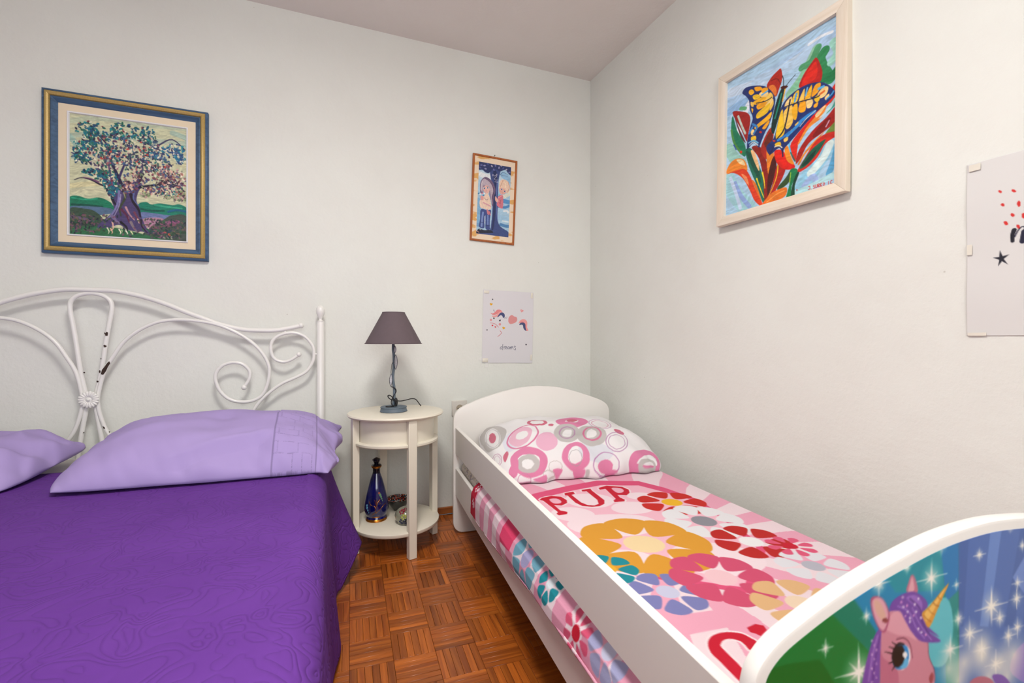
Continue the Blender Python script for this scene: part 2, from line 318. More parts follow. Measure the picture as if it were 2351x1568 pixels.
BFLY = """s|a9c8e6|0.1167,0.1167|33,296 903,258 1924,206
s|c3d6ea|0.0799,0.0799|72,173 754,278 1447,259
s|b4cfe8|0.0716,0.0716|603,214 1343,290 1549,172
s|dfe6ee|0.02,0.02|1550,153 1743,143 1903,168
s|8fb6dd|0.0723,0.0723|63,446 271,434 403,440
s|dfe6f0|0.0564,0.0564|258,835 399,572 499,477
s|96c7bd|0.087,0.087|45,995 178,1173 342,1312
s|9fcfd8|0.1283,0.1283|-5,1398 228,1733 484,1969
s|8fa9dd|0.0336,0.0336|200,1544 328,1756 516,1954
s|c3d5ee|0.0285,0.0285|100,1449 229,1710 322,1934
s|8fc6df|0.1187,0.1187|1451,1943 1703,1664 2003,1425
s|5aa4cf|0.0409,0.0409|1882,1846 1953,1701 2001,1533
s|d3e6e4|0.0529,0.0529|1604,1770 1797,1635 1891,1498
s|9db4e0|0.037,0.037|1502,1897 1651,1821 1717,2008
s|b0d8de|0.0439,0.0439|1296,1965 1599,1941 1992,1876
s|8cc0a0|0.0687,0.0687|1254,650 1439,530 1542,420 1668,267
s|4f9a6a|0.0499,0.0499|1443,394 1593,385 1692,260
s|2e8652|0.0661,0.0661|1795,347 1735,450 1888,723
s|1f7a48|0.0633,0.0633|1775,674 1912,696 1990,657
s|9ed8c8|0.0524,0.0524|1922,297 1985,437 1894,522
s|7fbf9a|0.0351,0.0351|1281,602 1413,558 1466,463
s|5fa876|0.0282,0.0282|303,491 401,528
p|b3201c|1|1398,630 1465,502 1592,404 1670,369 1734,487 1766,595 1733,693 1585,669
p|d5281c|1|1437,607 1541,477 1664,417 1683,597 1561,640
p|b02a1e|1|825,393 902,299 1018,256 1082,254 1109,388 1053,508 985,584
p|e07a34|1|855,405 956,416 1010,511 980,571
s|7c1c18|0.0063,0.0063|901,340 1015,358 1082,458
p|d8281a|1|1275,1299 1523,1127 1768,970 1998,779 2007,955 1835,1034 1645,1151 1418,1306 1360,1544 1284,1462
p|e98a34|1|1391,1336 1522,1185 1718,1065 1836,1015 1763,1138 1570,1202 1417,1345
p|f2d49a|1|1671,1066 1813,1007 1789,1053 1693,1112
p|3e9a86|1|1833,1107 1904,1005 1998,951 1996,1041 1879,1106
p|b8dbe0|1|1716,1139 1834,1071 1971,959 1902,1078
p|a51f1a|1|1359,1583 1414,1423 1618,1256 1832,1163 2004,1062 1999,1242 1805,1321 1565,1393 1436,1547
p|7c1816|1|1641,1302 1808,1191 1899,1187 1852,1281 1663,1348
s|d9a0b8|0.0084,0.0084|1829,1273 1876,1216
p|e2832c|1|1397,1594 1514,1473 1710,1364 1805,1330 1661,1424 1513,1512 1422,1612
p|6d8a3c|1|1827,1347 1999,1242 1996,1386 1872,1362
p|c8281c|1|1381,1699 1512,1550 1662,1405 1827,1356 1996,1383 1995,1431 1824,1476 1704,1608 1533,1692
p|1d5a44|1|1421,1660 1537,1538 1660,1461 1825,1421 1754,1510 1633,1605 1509,1666
p|12382e|1|1459,1642 1561,1565 1683,1507 1633,1586 1534,1644
p|9c211c|1|122,486 334,548 469,631 507,744 459,947 434,1006 310,785
p|1f7a58|1|130,540 226,779 369,985 421,1112 405,1218 266,1086 120,835 97,689
p|5b2630|1|164,553 292,802 417,1022 306,896
s|b8c8bc|0.0171,0.0171|249,584 328,747 405,885
s|4c8c44|0.0175,0.0175|106,738 169,942 331,1151
p|d2301e|0|348,1134 347,1140 343,1144 337,1147 329,1148 321,1146 313,1143 306,1138 300,1131 297,1125 295,1118 297,1112 301,1108 307,1105 314,1105 322,1106 331,1110 338,1115 344,1121 347,1128
s|2846a0|0.0087,0.0087|161,974 216,1060
p|e8862c|1|8,1355 72,1234 212,1195 377,1250 455,1366 436,1449 273,1382
p|f3d7a0|1|228,1211 361,1254 407,1341 293,1286
p|d93e1e|1|7,1366 206,1363 405,1396 529,1541 618,1716 763,1944 747,2000 613,1888 523,1736 369,1520 171,1388
p|e98a58|1|338,1445 450,1519 494,1652 385,1524
p|e07020|1|559,1592 650,1681 749,1920 676,1817
p|1a6a52|1|414,1132 542,1150 660,1360 774,1606 808,1933 778,1958 650,1681 502,1401
p|16503f|1|429,1159 570,1246 687,1475 741,1683 624,1522
p|eabb84|1|525,1171 603,1212 689,1411 692,1498 599,1342
p|8a2018|1|542,1128 712,1171 839,1412 918,1686 852,1943 808,1933 774,1606 692,1326
p|a82a1e|1|726,1186 881,983 966,1033 932,1230 869,1379 782,1331
p|6a2418|1|788,1142 894,1029 949,1131 845,1223
p|e88428|1|838,1243 931,1251 984,1413 922,1562 864,1566
p|4a1614|1|926,1437 999,1376 1022,1548 945,1756 869,1884 861,1671
p|b0241c|1|1037,1511 1146,1583 1186,1614 1114,1737 970,1887 837,1950 944,1776
s|e9c02c|0.0087,0.0037|1051,1515 1033,1654 943,1818 838,1940
s|e9d02c|0.0129,0.0051|761,1538 796,1654 814,1765
s|e9d02c|0.0118,0.0052|653,1595 696,1692 795,1888
p|dc2016|1|987,1310 1125,1343 1230,1486 1333,1586 1336,1637 1199,1618 1065,1529 998,1417
p|e98a28|1|1167,1325 1221,1322 1283,1482 1333,1586 1229,1526 1178,1430
s|5ab8e0|0.0095,0.0095|1236,1266 1260,1374 1289,1453
s|1f6a5c|0.0081,0.0081|1272,1418 1347,1550
p|34502a|1|1057,1805 1196,1718 1279,1640 1262,1776 1166,1832 1055,1846
p|1c7a4a|1|1273,1639 1382,1659 1380,1728 1299,1846 1282,2001 1202,1987 1260,1816
p|16402e|1|1381,1708 1419,1719 1351,1859 1347,1997 1282,2001 1313,1829
s|9cc83c|0.0071,0.0071|1277,1680 1261,1796
p|e07424|1|747,1994 913,1873 1083,1842 1211,1854 1203,1943 1107,1981 909,1988
s|f0a050|0.0074,0.0074|852,1964 1026,1900 1165,1883
p|e8641c|1|732,1997 852,1954 793,1951
p|20306c|1|330,277 410,232 601,282 782,364 897,464 974,579 983,665 945,796 868,936 792,1016 713,1139 681,1172 576,1073 453,1122 458,969 504,831 555,717 496,586 475,446 406,353
p|20306c|1|1086,788 1199,689 1385,644 1561,649 1728,695 1842,767 1940,873 1950,932 1859,987 1671,1047 1523,1127 1395,1200 1262,1275 1153,1341 1137,1417 1072,1295 900,1335 830,1208 963,1136 1024,991
p|f0b024|1|481,301 542,312 580,368 519,383 467,336
p|f2a41e|1|582,300 700,336 737,390 620,369
p|f3d08a|1|688,420 785,420 859,489 782,522 687,458
p|eec02c|1|549,407 648,421 705,483 587,476
p|f0c45a|1|848,500 904,497 946,577 845,614 770,559
p|f0b024|1|564,496 722,492 817,530 779,554 602,551
p|f2a41e|1|630,574 729,554 823,597 830,638 667,641
p|f3d08a|1|798,644 876,597 950,601 921,691
p|eec02c|1|636,690 812,639 895,638 847,743 653,762
p|f0c45a|1|882,694 943,616 956,672 899,739
p|f0b024|1|605,856 809,799 923,763 883,851 691,886 619,901
p|f2a41e|1|748,923 864,861 882,893 804,956
p|f3d08a|1|528,877 588,897 586,963 526,943
p|eec02c|1|530,979 618,989 624,1050 537,1034
p|f0c45a|1|508,475 568,511 566,564 518,537
p|f0b024|1|524,570 563,598 546,645
p|f2a41e|1|722,380 825,397 846,444 747,443
p|f3d08a|1|1154,782 1190,722 1277,695 1274,779 1222,808
p|eec02c|1|1275,795 1312,688 1396,662 1376,786
p|f0c45a|1|1393,820 1445,721 1494,681 1474,828
p|f0b024|1|1493,820 1543,734 1607,678 1588,823
p|f2a41e|1|1601,827 1651,708 1742,711 1709,801
p|f3d08a|1|1693,833 1785,779 1857,809 1826,887 1737,897
p|eec02c|1|1002,1113 1063,883 1119,803 1133,908 1162,1117 1055,1175
p|f0c45a|1|1150,840 1272,800 1303,898 1298,1042 1195,1091 1140,936
p|f0b024|1|1283,865 1365,811 1381,938 1352,1024 1303,982
p|f2a41e|1|1388,909 1440,809 1504,834 1510,955 1436,963
p|f3d08a|1|1519,851 1583,829 1628,893 1595,951 1532,938
p|eec02c|1|1641,864 1703,843 1732,900 1686,928
p|f0c45a|1|1336,1083 1403,1059 1434,1094 1368,1107
p|f0b024|1|1247,1139 1299,1120 1297,1168 1246,1175
p|f2a41e|1|1644,941 1706,930 1689,981 1643,975
p|f3d08a|1|1808,912 1867,891 1866,935 1822,952
p|eec02c|1|992,1216 1082,1220 1098,1275 1009,1260
p|f0c45a|1|1148,1207 1218,1193 1217,1241 1164,1249
s|3a80c0|0.0161,0.0161|553,804 644,879 580,944
s|2f86cc|0.0248,0.0248|1424,1072 1550,1040 1648,1029
s|3a90d8|0.0234,0.0234|1212,1178 1345,1123 1424,1092
s|2f7cc4|0.0194,0.0194|1047,1184 1158,1170 1239,1147
s|5aa8e0|0.0131,0.0131|733,462 839,451
s|4aa0dc|0.0141,0.0141|1329,780 1358,692
s|66b4e8|0.0114,0.0114|1508,773 1535,687
s|5ab0e4|0.0173,0.0173|1714,770 1784,771
s|3d9ad8|0.0105,0.0105|1837,942 1906,914 1933,888
s|3d88cc|0.0164,0.0164|486,912 551,847
s|6fb8dc|0.0108,0.0108|481,1043 577,1041 668,1103
s|d8e8e8|0.0068,0.0068|496,1081 576,1063 667,1135
s|e8e0c8|0.0074,0.0074|988,1258 1059,1260 1126,1312
s|e06a24|0.0151,0.0151|1736,845 1794,832
s|c83020|0.0132,0.0132|703,964 727,977
s|c83020|0.0113,0.0113|962,1167 985,1178
s|12203c|0.0078,0.0078|1169,788 1431,820 1652,859 1724,859
s|141c38|0.0066,0.0066|624,537 805,575 923,569
s|101830|0.0109,0.0109|1251,730 1161,1059 1034,1159
s|e0e6dc|0.0045,0.0045|1422,1131 1525,1070 1672,1019
p|16302e|1|1094,525 1149,527 1141,605 1086,788 1026,950 965,1074 916,995 960,781 1036,604
s|1f8a70|0.0112,0.0112|1098,587 1046,731 985,874
s|e8b038|0.0086,0.0086|1162,553 1117,697
p|4a1612|1|1081,499 1136,501 1209,531 1176,550 1108,534
s|182028|0.005,0.005|1133,500 1130,417 1110,358
s|182028|0.0048,0.0048|1177,518 1259,472 1333,439
s|182048|0.0082,0.0027|453,1122 497,1070
s|182048|0.0101,0.0038|900,1335 960,1260
s|182048|0.0097,0.0036|1137,1427 1126,1312
s|c82a20|0.0044,0.0044|1570,1930 1594,1931 1593,1961 1581,1969 1570,1961
s|c82a20|0.0044,0.0044|1612,1968 1616,1970
s|c82a20|0.0043,0.0043|1671,1937 1656,1933 1648,1942 1666,1954 1670,1966 1658,1971 1647,1967
s|c82a20|0.0043,0.0043|1686,1934 1685,1964 1696,1972 1708,1965 1709,1935
s|c82a20|0.0043,0.0043|1723,1973 1724,1935 1742,1940 1742,1951 1723,1954 1745,1974
s|c82a20|0.0042,0.0042|1761,1937 1760,1974
s|c82a20|0.0042,0.0042|1783,1937 1761,1955 1782,1975
s|c82a20|0.0042,0.0042|1809,1938 1798,1957 1808,1975 1820,1957 1809,1938
s|c82a20|0.0041,0.0041|1878,1941 1877,1977
s|c82a20|0.0041,0.0041|1928,1946 1914,1942 1906,1960 1913,1979 1927,1975
p|c03028|0|1395,1929 1395,1932 1393,1935 1391,1936 1388,1937 1385,1937 1382,1935 1379,1933 1377,1930 1375,1927 1375,1924 1375,1921 1377,1919 1379,1917 1382,1917 1385,1917 1389,1918 1391,1920 1394,1923 1395,1926"""
KIDS = """s|bcd3e0|0.1745,0.1745|44,373 555,376 1849,407
s|dfe4e6|0.0929,0.0929|73,341 395,374 650,369
s|8fb9d8|0.118,0.118|1513,257 1845,349 1983,456
s|7fb0d4|0.1382,0.1382|3,1103 24,1391 14,1681
s|d8d8c8|0.0707,0.0707|1621,866 1876,788 2001,720
s|5590c4|0.0825,0.0825|1565,987 1956,1002
s|a9cbe0|0.0704,0.0704|1326,1253 1649,1259 1910,1270
s|4a86bc|0.047,0.047|1319,1166 1708,1167 1963,1105
s|e6eaec|0.0353,0.0353|1650,1274 1876,1258 1912,1299
s|9cc2dc|0.1056,0.1056|1341,1471 1730,1488 1994,1542
s|4f83b4|0.0586,0.0586|1484,1666 1777,1689 2004,1688
s|cfdde4|0.0306,0.0306|1606,1555 1930,1562
s|6f9cc6|0.0691,0.0691|20,1753 178,1757
p|3a4a80|1|622,-24 1365,-11 1288,275 1239,499 1254,1156 1280,1520 1422,1699 1752,1793 1950,1838 2000,2000 0,2000 2,1942 763,1905 900,1590 934,1180 998,737 786,461 671,206
s|24305c|0.07,0.035|994,225 1084,584 1051,1025 1051,1463 981,1832
s|5a6ca4|0.028,0.0117|1172,460 1137,873 1201,1306 1285,1592
p|2c3866|1|0,0 2000,0 1999,219 1834,187 1632,100 1313,170 922,128 643,267 419,270 223,213 0,216
p|6b6fa8|0|226,81 223,88 212,94 196,100 175,105 151,107 128,108 106,107 89,104 78,99 74,93 77,87 87,80 104,74 125,70 148,67 172,66 193,67 211,70 222,75
p|8f90b8|0|484,175 476,181 462,185 443,188 421,190 398,189 376,186 358,181 345,175 338,169 339,162 347,156 361,151 380,148 402,147 425,148 447,151 465,156 478,161 485,168
p|4a5590|0|590,45 578,50 562,52 542,52 522,50 502,45 484,39 472,31 464,23 463,16 469,10 481,5 497,2 516,2 537,5 557,9 574,16 587,23 594,31 595,39
p|a9a4bc|0|830,92 816,95 799,95 782,92 765,86 751,78 740,69 734,60 734,51 739,43 748,38 762,35 778,35 796,38 813,44 827,52 838,61 844,70 844,79 839,87
p|6b6fa8|0|1028,66 1014,66 999,64 986,58 975,49 968,39 965,29 967,18 973,9 983,3 996,-1 1011,-2 1025,1 1038,7 1049,15 1056,25 1059,36 1057,46 1051,55 1041,62
p|8f90b8|0|1230,108 1217,107 1206,101 1199,94 1195,84 1197,73 1202,62 1211,52 1224,44 1238,39 1252,37 1265,39 1276,44 1284,52 1287,62 1286,73 1280,84 1271,94 1258,101 1244,107
p|4a5590|0|1463,100 1453,96 1447,90 1446,81 1451,70 1460,60 1473,50 1489,41 1506,35 1522,33 1537,33 1547,37 1553,44 1554,53 1549,63 1540,74 1527,84 1511,92 1494,98 1477,101
p|a9a4bc|0|1639,122 1633,117 1632,109 1638,100 1650,91 1667,82 1686,74 1707,68 1726,65 1743,65 1755,68 1761,73 1762,81 1755,90 1744,99 1727,108 1708,116 1687,122 1668,125 1651,125
p|6b6fa8|0|1824,171 1823,164 1828,157 1840,149 1858,141 1880,135 1903,130 1925,128 1945,128 1960,130 1969,135 1970,142 1965,149 1953,157 1935,165 1913,171 1890,176 1868,178 1848,178 1833,175
p|8f90b8|0|265,92 268,86 279,79 295,73 316,69 340,66 364,65 385,66 402,69 414,74 418,80 415,87 404,93 388,99 366,104 343,107 319,108 298,106 281,103 269,98
p|4a5590|0|20,159 27,153 41,148 61,145 83,144 106,144 127,147 146,152 159,158 165,164 164,171 156,177 142,182 123,185 101,186 78,185 56,182 38,178 25,172 19,165
p|a9a4bc|0|1305,-14 1316,-19 1333,-21 1352,-21 1373,-19 1394,-14 1411,-8 1424,0 1431,8 1432,15 1427,22 1415,26 1399,29 1379,29 1358,26 1338,22 1320,15 1307,8 1300,0 1299,-8
p|6b6fa8|0|884,129 897,127 914,127 931,130 948,136 962,143 973,152 979,162 980,171 975,179 965,184 951,187 935,187 917,183 901,178 886,170 876,161 870,151 869,142 874,135
s|2c3866|0.0071,0.0035|1320,272 1508,184 1837,231
s|2c3866|0.0059,0.0024|1384,267 1645,276 1807,278
s|c8c4d4|0.0082,0.0082|873,337 870,293 1001,327 1125,258 1098,334 974,402
s|c8c4d4|0.007,0.007|975,417 1074,438 1169,416
s|c8c4d4|0.0082,0.0082|1013,487 1206,487
p|6f5a78|1|119,745 152,539 365,406 622,415 886,511 1058,674 1052,806 979,914 964,1148 902,1182 828,1042 722,904 679,761 382,638 318,847 176,872
p|b7a8b4|1|151,743 214,520 400,447 659,485 860,601 937,771 851,923 914,1123 826,1013 747,814 675,703 349,626 284,820 187,798
s|cfc4c8|0.0162,0.0162|247,532 192,652 200,768
s|4c3c58|0.0093,0.0093|432,444 759,536 966,739 887,979
p|e3b3a8|1|337,670 573,623 707,701 697,789 591,870 429,838 328,773
p|f2f0ee|0|436,714 433,722 426,729 414,736 398,740 380,743 363,743 346,741 333,736 325,730 321,723 324,715 331,707 343,701 359,696 377,694 394,693 411,696 424,700 432,706
p|3a7cb0|0|423,716 421,723 416,729 407,734 396,738 383,740 370,740 359,738 349,734 343,729 340,723 342,716 347,710 356,705 368,701 380,699 393,699 405,701 414,705 421,710
p|14182c|0|401,719 400,723 398,727 394,729 389,731 383,733 377,732 371,731 367,729 364,726 363,722 363,719 366,715 370,712 375,710 381,709 387,709 392,711 397,713 400,716
p|f2f0ee|0|641,684 639,691 631,699 619,705 603,710 586,713 568,713 552,711 539,706 530,700 527,692 529,685 537,677 549,671 565,666 582,663 600,663 616,665 629,670 638,676
p|3a7cb0|0|629,686 627,692 622,699 613,704 602,708 589,709 576,709 564,707 555,704 548,698 546,692 548,686 553,680 562,675 573,671 586,669 599,669 610,671 620,675 626,680
p|14182c|0|607,689 606,693 603,696 599,699 594,701 588,702 582,702 577,701 573,699 570,696 568,692 569,688 572,685 576,682 581,680 587,679 593,679 598,680 602,683 605,686
s|a05a5c|0.0058,0.0058|483,788 536,781
s|503848|0.0058,0.0058|337,682 417,672
s|503848|0.0058,0.0058|527,649 623,649
p|e9cdb8|1|432,882 622,853 796,1044 829,1275 334,1282 172,1250 129,1093 281,995
s|d39aa4|0.0232,0.0232|354,1120 612,1160 806,1189
s|7a5868|0.0058,0.0058|408,985 539,1034 632,998
p|dd9a94|1|168,974 244,925 359,975 333,1049 205,1051
p|dfe6ea|0|205,882 207,888 203,895 194,902 180,909 163,914 144,917 125,919 108,918 95,915 87,910 85,904 89,897 98,890 112,883 130,878 149,875 167,873 184,874 197,877
p|e08f9a|0|330,850 332,857 329,864 319,871 305,877 288,883 269,886 250,888 233,887 220,884 212,879 210,873 214,866 223,859 237,852 255,847 274,843 292,842 309,843 322,845
p|dfe8ee|0|458,848 460,854 456,861 447,868 433,875 415,880 396,884 377,885 361,885 348,882 340,877 337,871 341,864 351,856 365,850 382,844 401,841 420,839 437,840 450,843
p|3a88b8|0|414,902 416,908 412,916 403,923 389,929 371,935 352,938 334,940 317,939 304,936 296,931 294,925 297,918 307,911 321,904 338,899 357,895 376,894 393,894 406,897
p|3f7fa8|0|108,867 111,873 107,880 98,887 84,894 66,899 47,903 29,904 12,904 -1,901 -9,896 -11,890 -7,883 2,875 16,869 33,864 52,860 71,859 87,859 100,862
p|3c4c88|1|225,1311 624,1319 847,1303 801,1553 818,1785 854,1840 567,1846 534,1616 513,1458 473,1649 469,1823 150,1802 198,1596
s|7c92c8|0.0346,0.0346|358,1396 325,1587 307,1777
s|7088c0|0.0278,0.0278|666,1461 684,1707
s|26305c|0.0069,0.0069|204,1668 459,1679
s|26305c|0.007,0.007|543,1746 815,1741
s|dfe4ec|0.0093,0.0093|477,1489 492,1691
p|1c2238|1|9,1956 154,1859 474,1881 823,1857 1051,1914 766,1948 69,1988
s|e8a89c|0.0092,0.0092|32,1926 162,1960
s|d8dce4|0.0069,0.0069|187,1872 283,1880
p|d47f86|1|574,1293 655,1302 728,1428 631,1420
p|cf757e|1|689,1329 786,1351 842,1456 743,1412
p|e9c8b0|1|1283,657 1333,447 1522,381 1817,410 1973,545 1934,695 1808,749 1676,715 1412,647
p|e0aa9c|1|1300,670 1410,625 1672,656 1742,739 1552,805 1357,783
s|d0a088|0.0117,0.0117|1524,403 1434,513 1345,622
s|f2dcc0|0.0165,0.0165|1590,427 1694,508 1667,598
s|b88878|0.0094,0.0094|1851,437 1926,578 1838,717
p|f2f0ee|0|1519,661 1517,668 1509,675 1497,681 1481,686 1463,688 1445,689 1429,686 1416,682 1407,676 1403,669 1406,662 1414,655 1426,649 1442,644 1460,642 1478,641 1494,643 1507,648 1516,654
p|2f6ca8|0|1503,663 1502,670 1496,676 1487,681 1476,685 1463,687 1450,687 1438,685 1429,681 1422,676 1420,670 1421,663 1427,657 1436,652 1447,648 1460,646 1473,646 1485,648 1495,652 1501,657
p|101830|0|1481,666 1480,670 1478,674 1474,676 1468,679 1462,680 1456,679 1451,678 1446,676 1444,673 1442,669 1443,666 1446,662 1450,659 1455,657 1461,656 1467,656 1472,658 1477,660 1480,663
p|f2f0ee|0|1707,705 1705,712 1697,720 1685,726 1669,730 1651,733 1633,733 1617,731 1603,727 1595,721 1591,714 1594,706 1601,699 1614,693 1630,689 1648,686 1666,686 1682,688 1695,692 1704,698
p|2f6ca8|0|1691,708 1690,714 1684,720 1675,726 1664,729 1651,731 1638,731 1626,729 1616,725 1610,720 1608,714 1609,708 1615,701 1624,696 1635,692 1648,690 1661,690 1673,692 1683,696 1689,702
p|101830|0|1669,711 1668,715 1666,718 1662,721 1656,723 1650,724 1644,724 1639,723 1634,720 1631,717 1630,714 1631,710 1633,707 1638,704 1643,702 1649,701 1655,701 1660,702 1665,704 1668,707
s|a0504c|0.0059,0.0059|1469,767 1534,770
p|cf7684|1|1235,894 1488,817 1575,898 1579,1177 1452,1208 1238,1158 1185,1088 1274,979
s|e89aa0|0.0141,0.0141|1270,921 1522,829
s|8a3a50|0.0059,0.0059|1402,970 1410,1072 1311,1050
p|e3b0a4|1|1074,892 1173,928 1291,993 1215,1057 1082,1008
p|58b8cc|0|1341,835 1340,843 1335,850 1326,855 1316,859 1304,862 1292,861 1281,859 1272,854 1266,848 1264,841 1265,834 1270,827 1278,821 1289,817 1301,815 1313,815 1324,818 1333,822 1339,828"""
DREAM = """p|1c1c28|0|370,228 377,245 403,247 381,258 386,276 365,265 343,275 352,257 333,245 359,245
p|1c1c28|0|168,1071 180,1087 206,1085 188,1099 198,1116 175,1107 155,1120 159,1101 137,1092 162,1089
p|1c1c28|0|1737,1445 1742,1468 1774,1472 1745,1483 1748,1505 1725,1490 1696,1499 1710,1479 1689,1462 1720,1465
p|dfa214|0|315,376 317,371 327,363 346,360 363,367 370,380 360,395 341,407 321,418 311,427 309,430 307,426 299,417 282,405 265,391 259,376 269,363 287,357 305,362 314,371
p|dfa214|0|822,1019 826,1015 839,1009 858,1010 873,1020 874,1034 860,1046 836,1054 814,1061 801,1068 797,1071 797,1067 792,1056 781,1041 769,1025 768,1009 782,998 802,997 818,1004 823,1015
p|e29a9c|0|1538,516 1542,511 1558,504 1581,504 1599,516 1601,534 1583,549 1555,559 1527,568 1511,576 1507,579 1507,575 1501,562 1487,543 1473,524 1472,505 1488,491 1513,489 1532,498 1538,511
p|e8a8a8|0|1528,517 1529,515 1536,512 1545,512 1551,517 1552,524 1545,530 1534,534 1523,537 1517,540 1516,542 1516,540 1513,535 1508,528 1502,520 1502,513 1508,507 1518,506 1525,510 1528,515
p|d82c34|0|379,963 381,960 387,955 399,953 410,958 414,966 408,975 396,983 383,990 377,995 375,997 375,995 369,989 359,981 348,972 344,963 350,955 362,952 373,954 378,960
p|d82c34|0|495,1003 497,1001 504,996 516,996 525,1002 526,1011 518,1018 505,1024 492,1028 484,1032 482,1034 482,1032 479,1026 471,1017 463,1007 462,998 470,991 482,990 491,994 495,1000
p|e08888|1|291,623 374,641 474,592 547,537 649,527 733,564 753,597 660,599 568,642 458,678 366,674
p|e9a3a0|1|349,707 459,698 550,655 641,587 752,583 643,653 552,721 460,744 386,733
p|474f78|1|561,728 615,667 679,612 772,603 838,647 849,713 794,754 756,702 699,678 635,706 589,733
p|d99494|0|355,819 354,829 348,838 340,845 328,850 316,852 303,850 292,846 283,840 277,831 275,821 276,811 282,803 290,795 302,790 314,789 327,790 338,794 347,801 353,809
p|d99494|0|712,931 710,941 703,950 693,958 681,963 666,965 652,964 639,959 628,952 622,943 619,933 621,923 627,914 637,906 650,901 664,899 679,900 692,905 702,912 709,921
p|16161e|0|456,772 455,778 451,785 446,790 440,793 432,795 425,794 418,791 413,786 409,780 408,773 409,766 412,760 417,754 424,751 431,750 438,751 445,754 451,758 454,765
p|16161e|0|691,834 686,841 679,846 670,850 661,851 652,850 644,847 637,842 633,836 632,829 634,821 639,815 646,809 655,806 664,804 673,805 681,808 688,813 692,820 693,827
s|16161e|0.0032,0.0032|405,758 442,767
s|16161e|0.0032,0.0032|669,810 706,804
s|c8525a|0.0063,0.0063|290,906 410,910 521,946 612,1012
s|c8525a|0.0063,0.0063|674,1107 731,1171 595,1273
s|e9c8cc|0.0047,0.0047|464,869 520,887
s|50505c|0.004,0.004|413,521 448,579
s|50505c|0.004,0.004|399,554 448,586
s|50505c|0.004,0.004|832,766 868,732 961,723
s|50505c|0.004,0.004|869,752 925,757
p|d89292|1|992,815 1017,721 1128,661 1223,696 1318,713 1351,779 1321,839 1228,888 1078,912 1006,868
p|e9a09e|1|1407,890 1471,802 1584,766 1698,782 1766,861 1760,994 1818,1073 1724,1091 1703,1023 1672,917 1567,866 1454,876
p|e28888|1|1435,870 1528,827 1642,851 1701,929 1723,1049 1684,996 1624,891 1510,868
p|474f78|1|1436,923 1491,871 1605,858 1682,903 1693,996 1733,1088 1666,1070 1608,1012 1588,939 1530,920 1474,932
s|3a3f5c|0.0063,0.0055|779,1571 732,1546 696,1586 716,1618 771,1591 795,1479 776,1597 794,1639
s|3a3f5c|0.0063,0.0055|834,1544 851,1622
s|3a3f5c|0.0063,0.0055|844,1583 871,1540 908,1540
s|3a3f5c|0.0063,0.0055|913,1588 956,1568 936,1539 905,1569 920,1614 975,1600
s|3a3f5c|0.0064,0.0056|1054,1566 1020,1543 989,1580 1007,1613 1049,1586 1061,1546 1063,1605 1078,1612
s|3a3f5c|0.0064,0.0056|1091,1546 1104,1615
s|3a3f5c|0.0064,0.0056|1099,1585 1132,1545 1151,1545 1152,1614
s|3a3f5c|0.0064,0.0056|1155,1577 1192,1537 1203,1544 1204,1590 1227,1618
s|3a3f5c|0.0064,0.0056|1310,1542 1272,1523 1263,1556 1305,1588 1303,1634 1255,1622"""
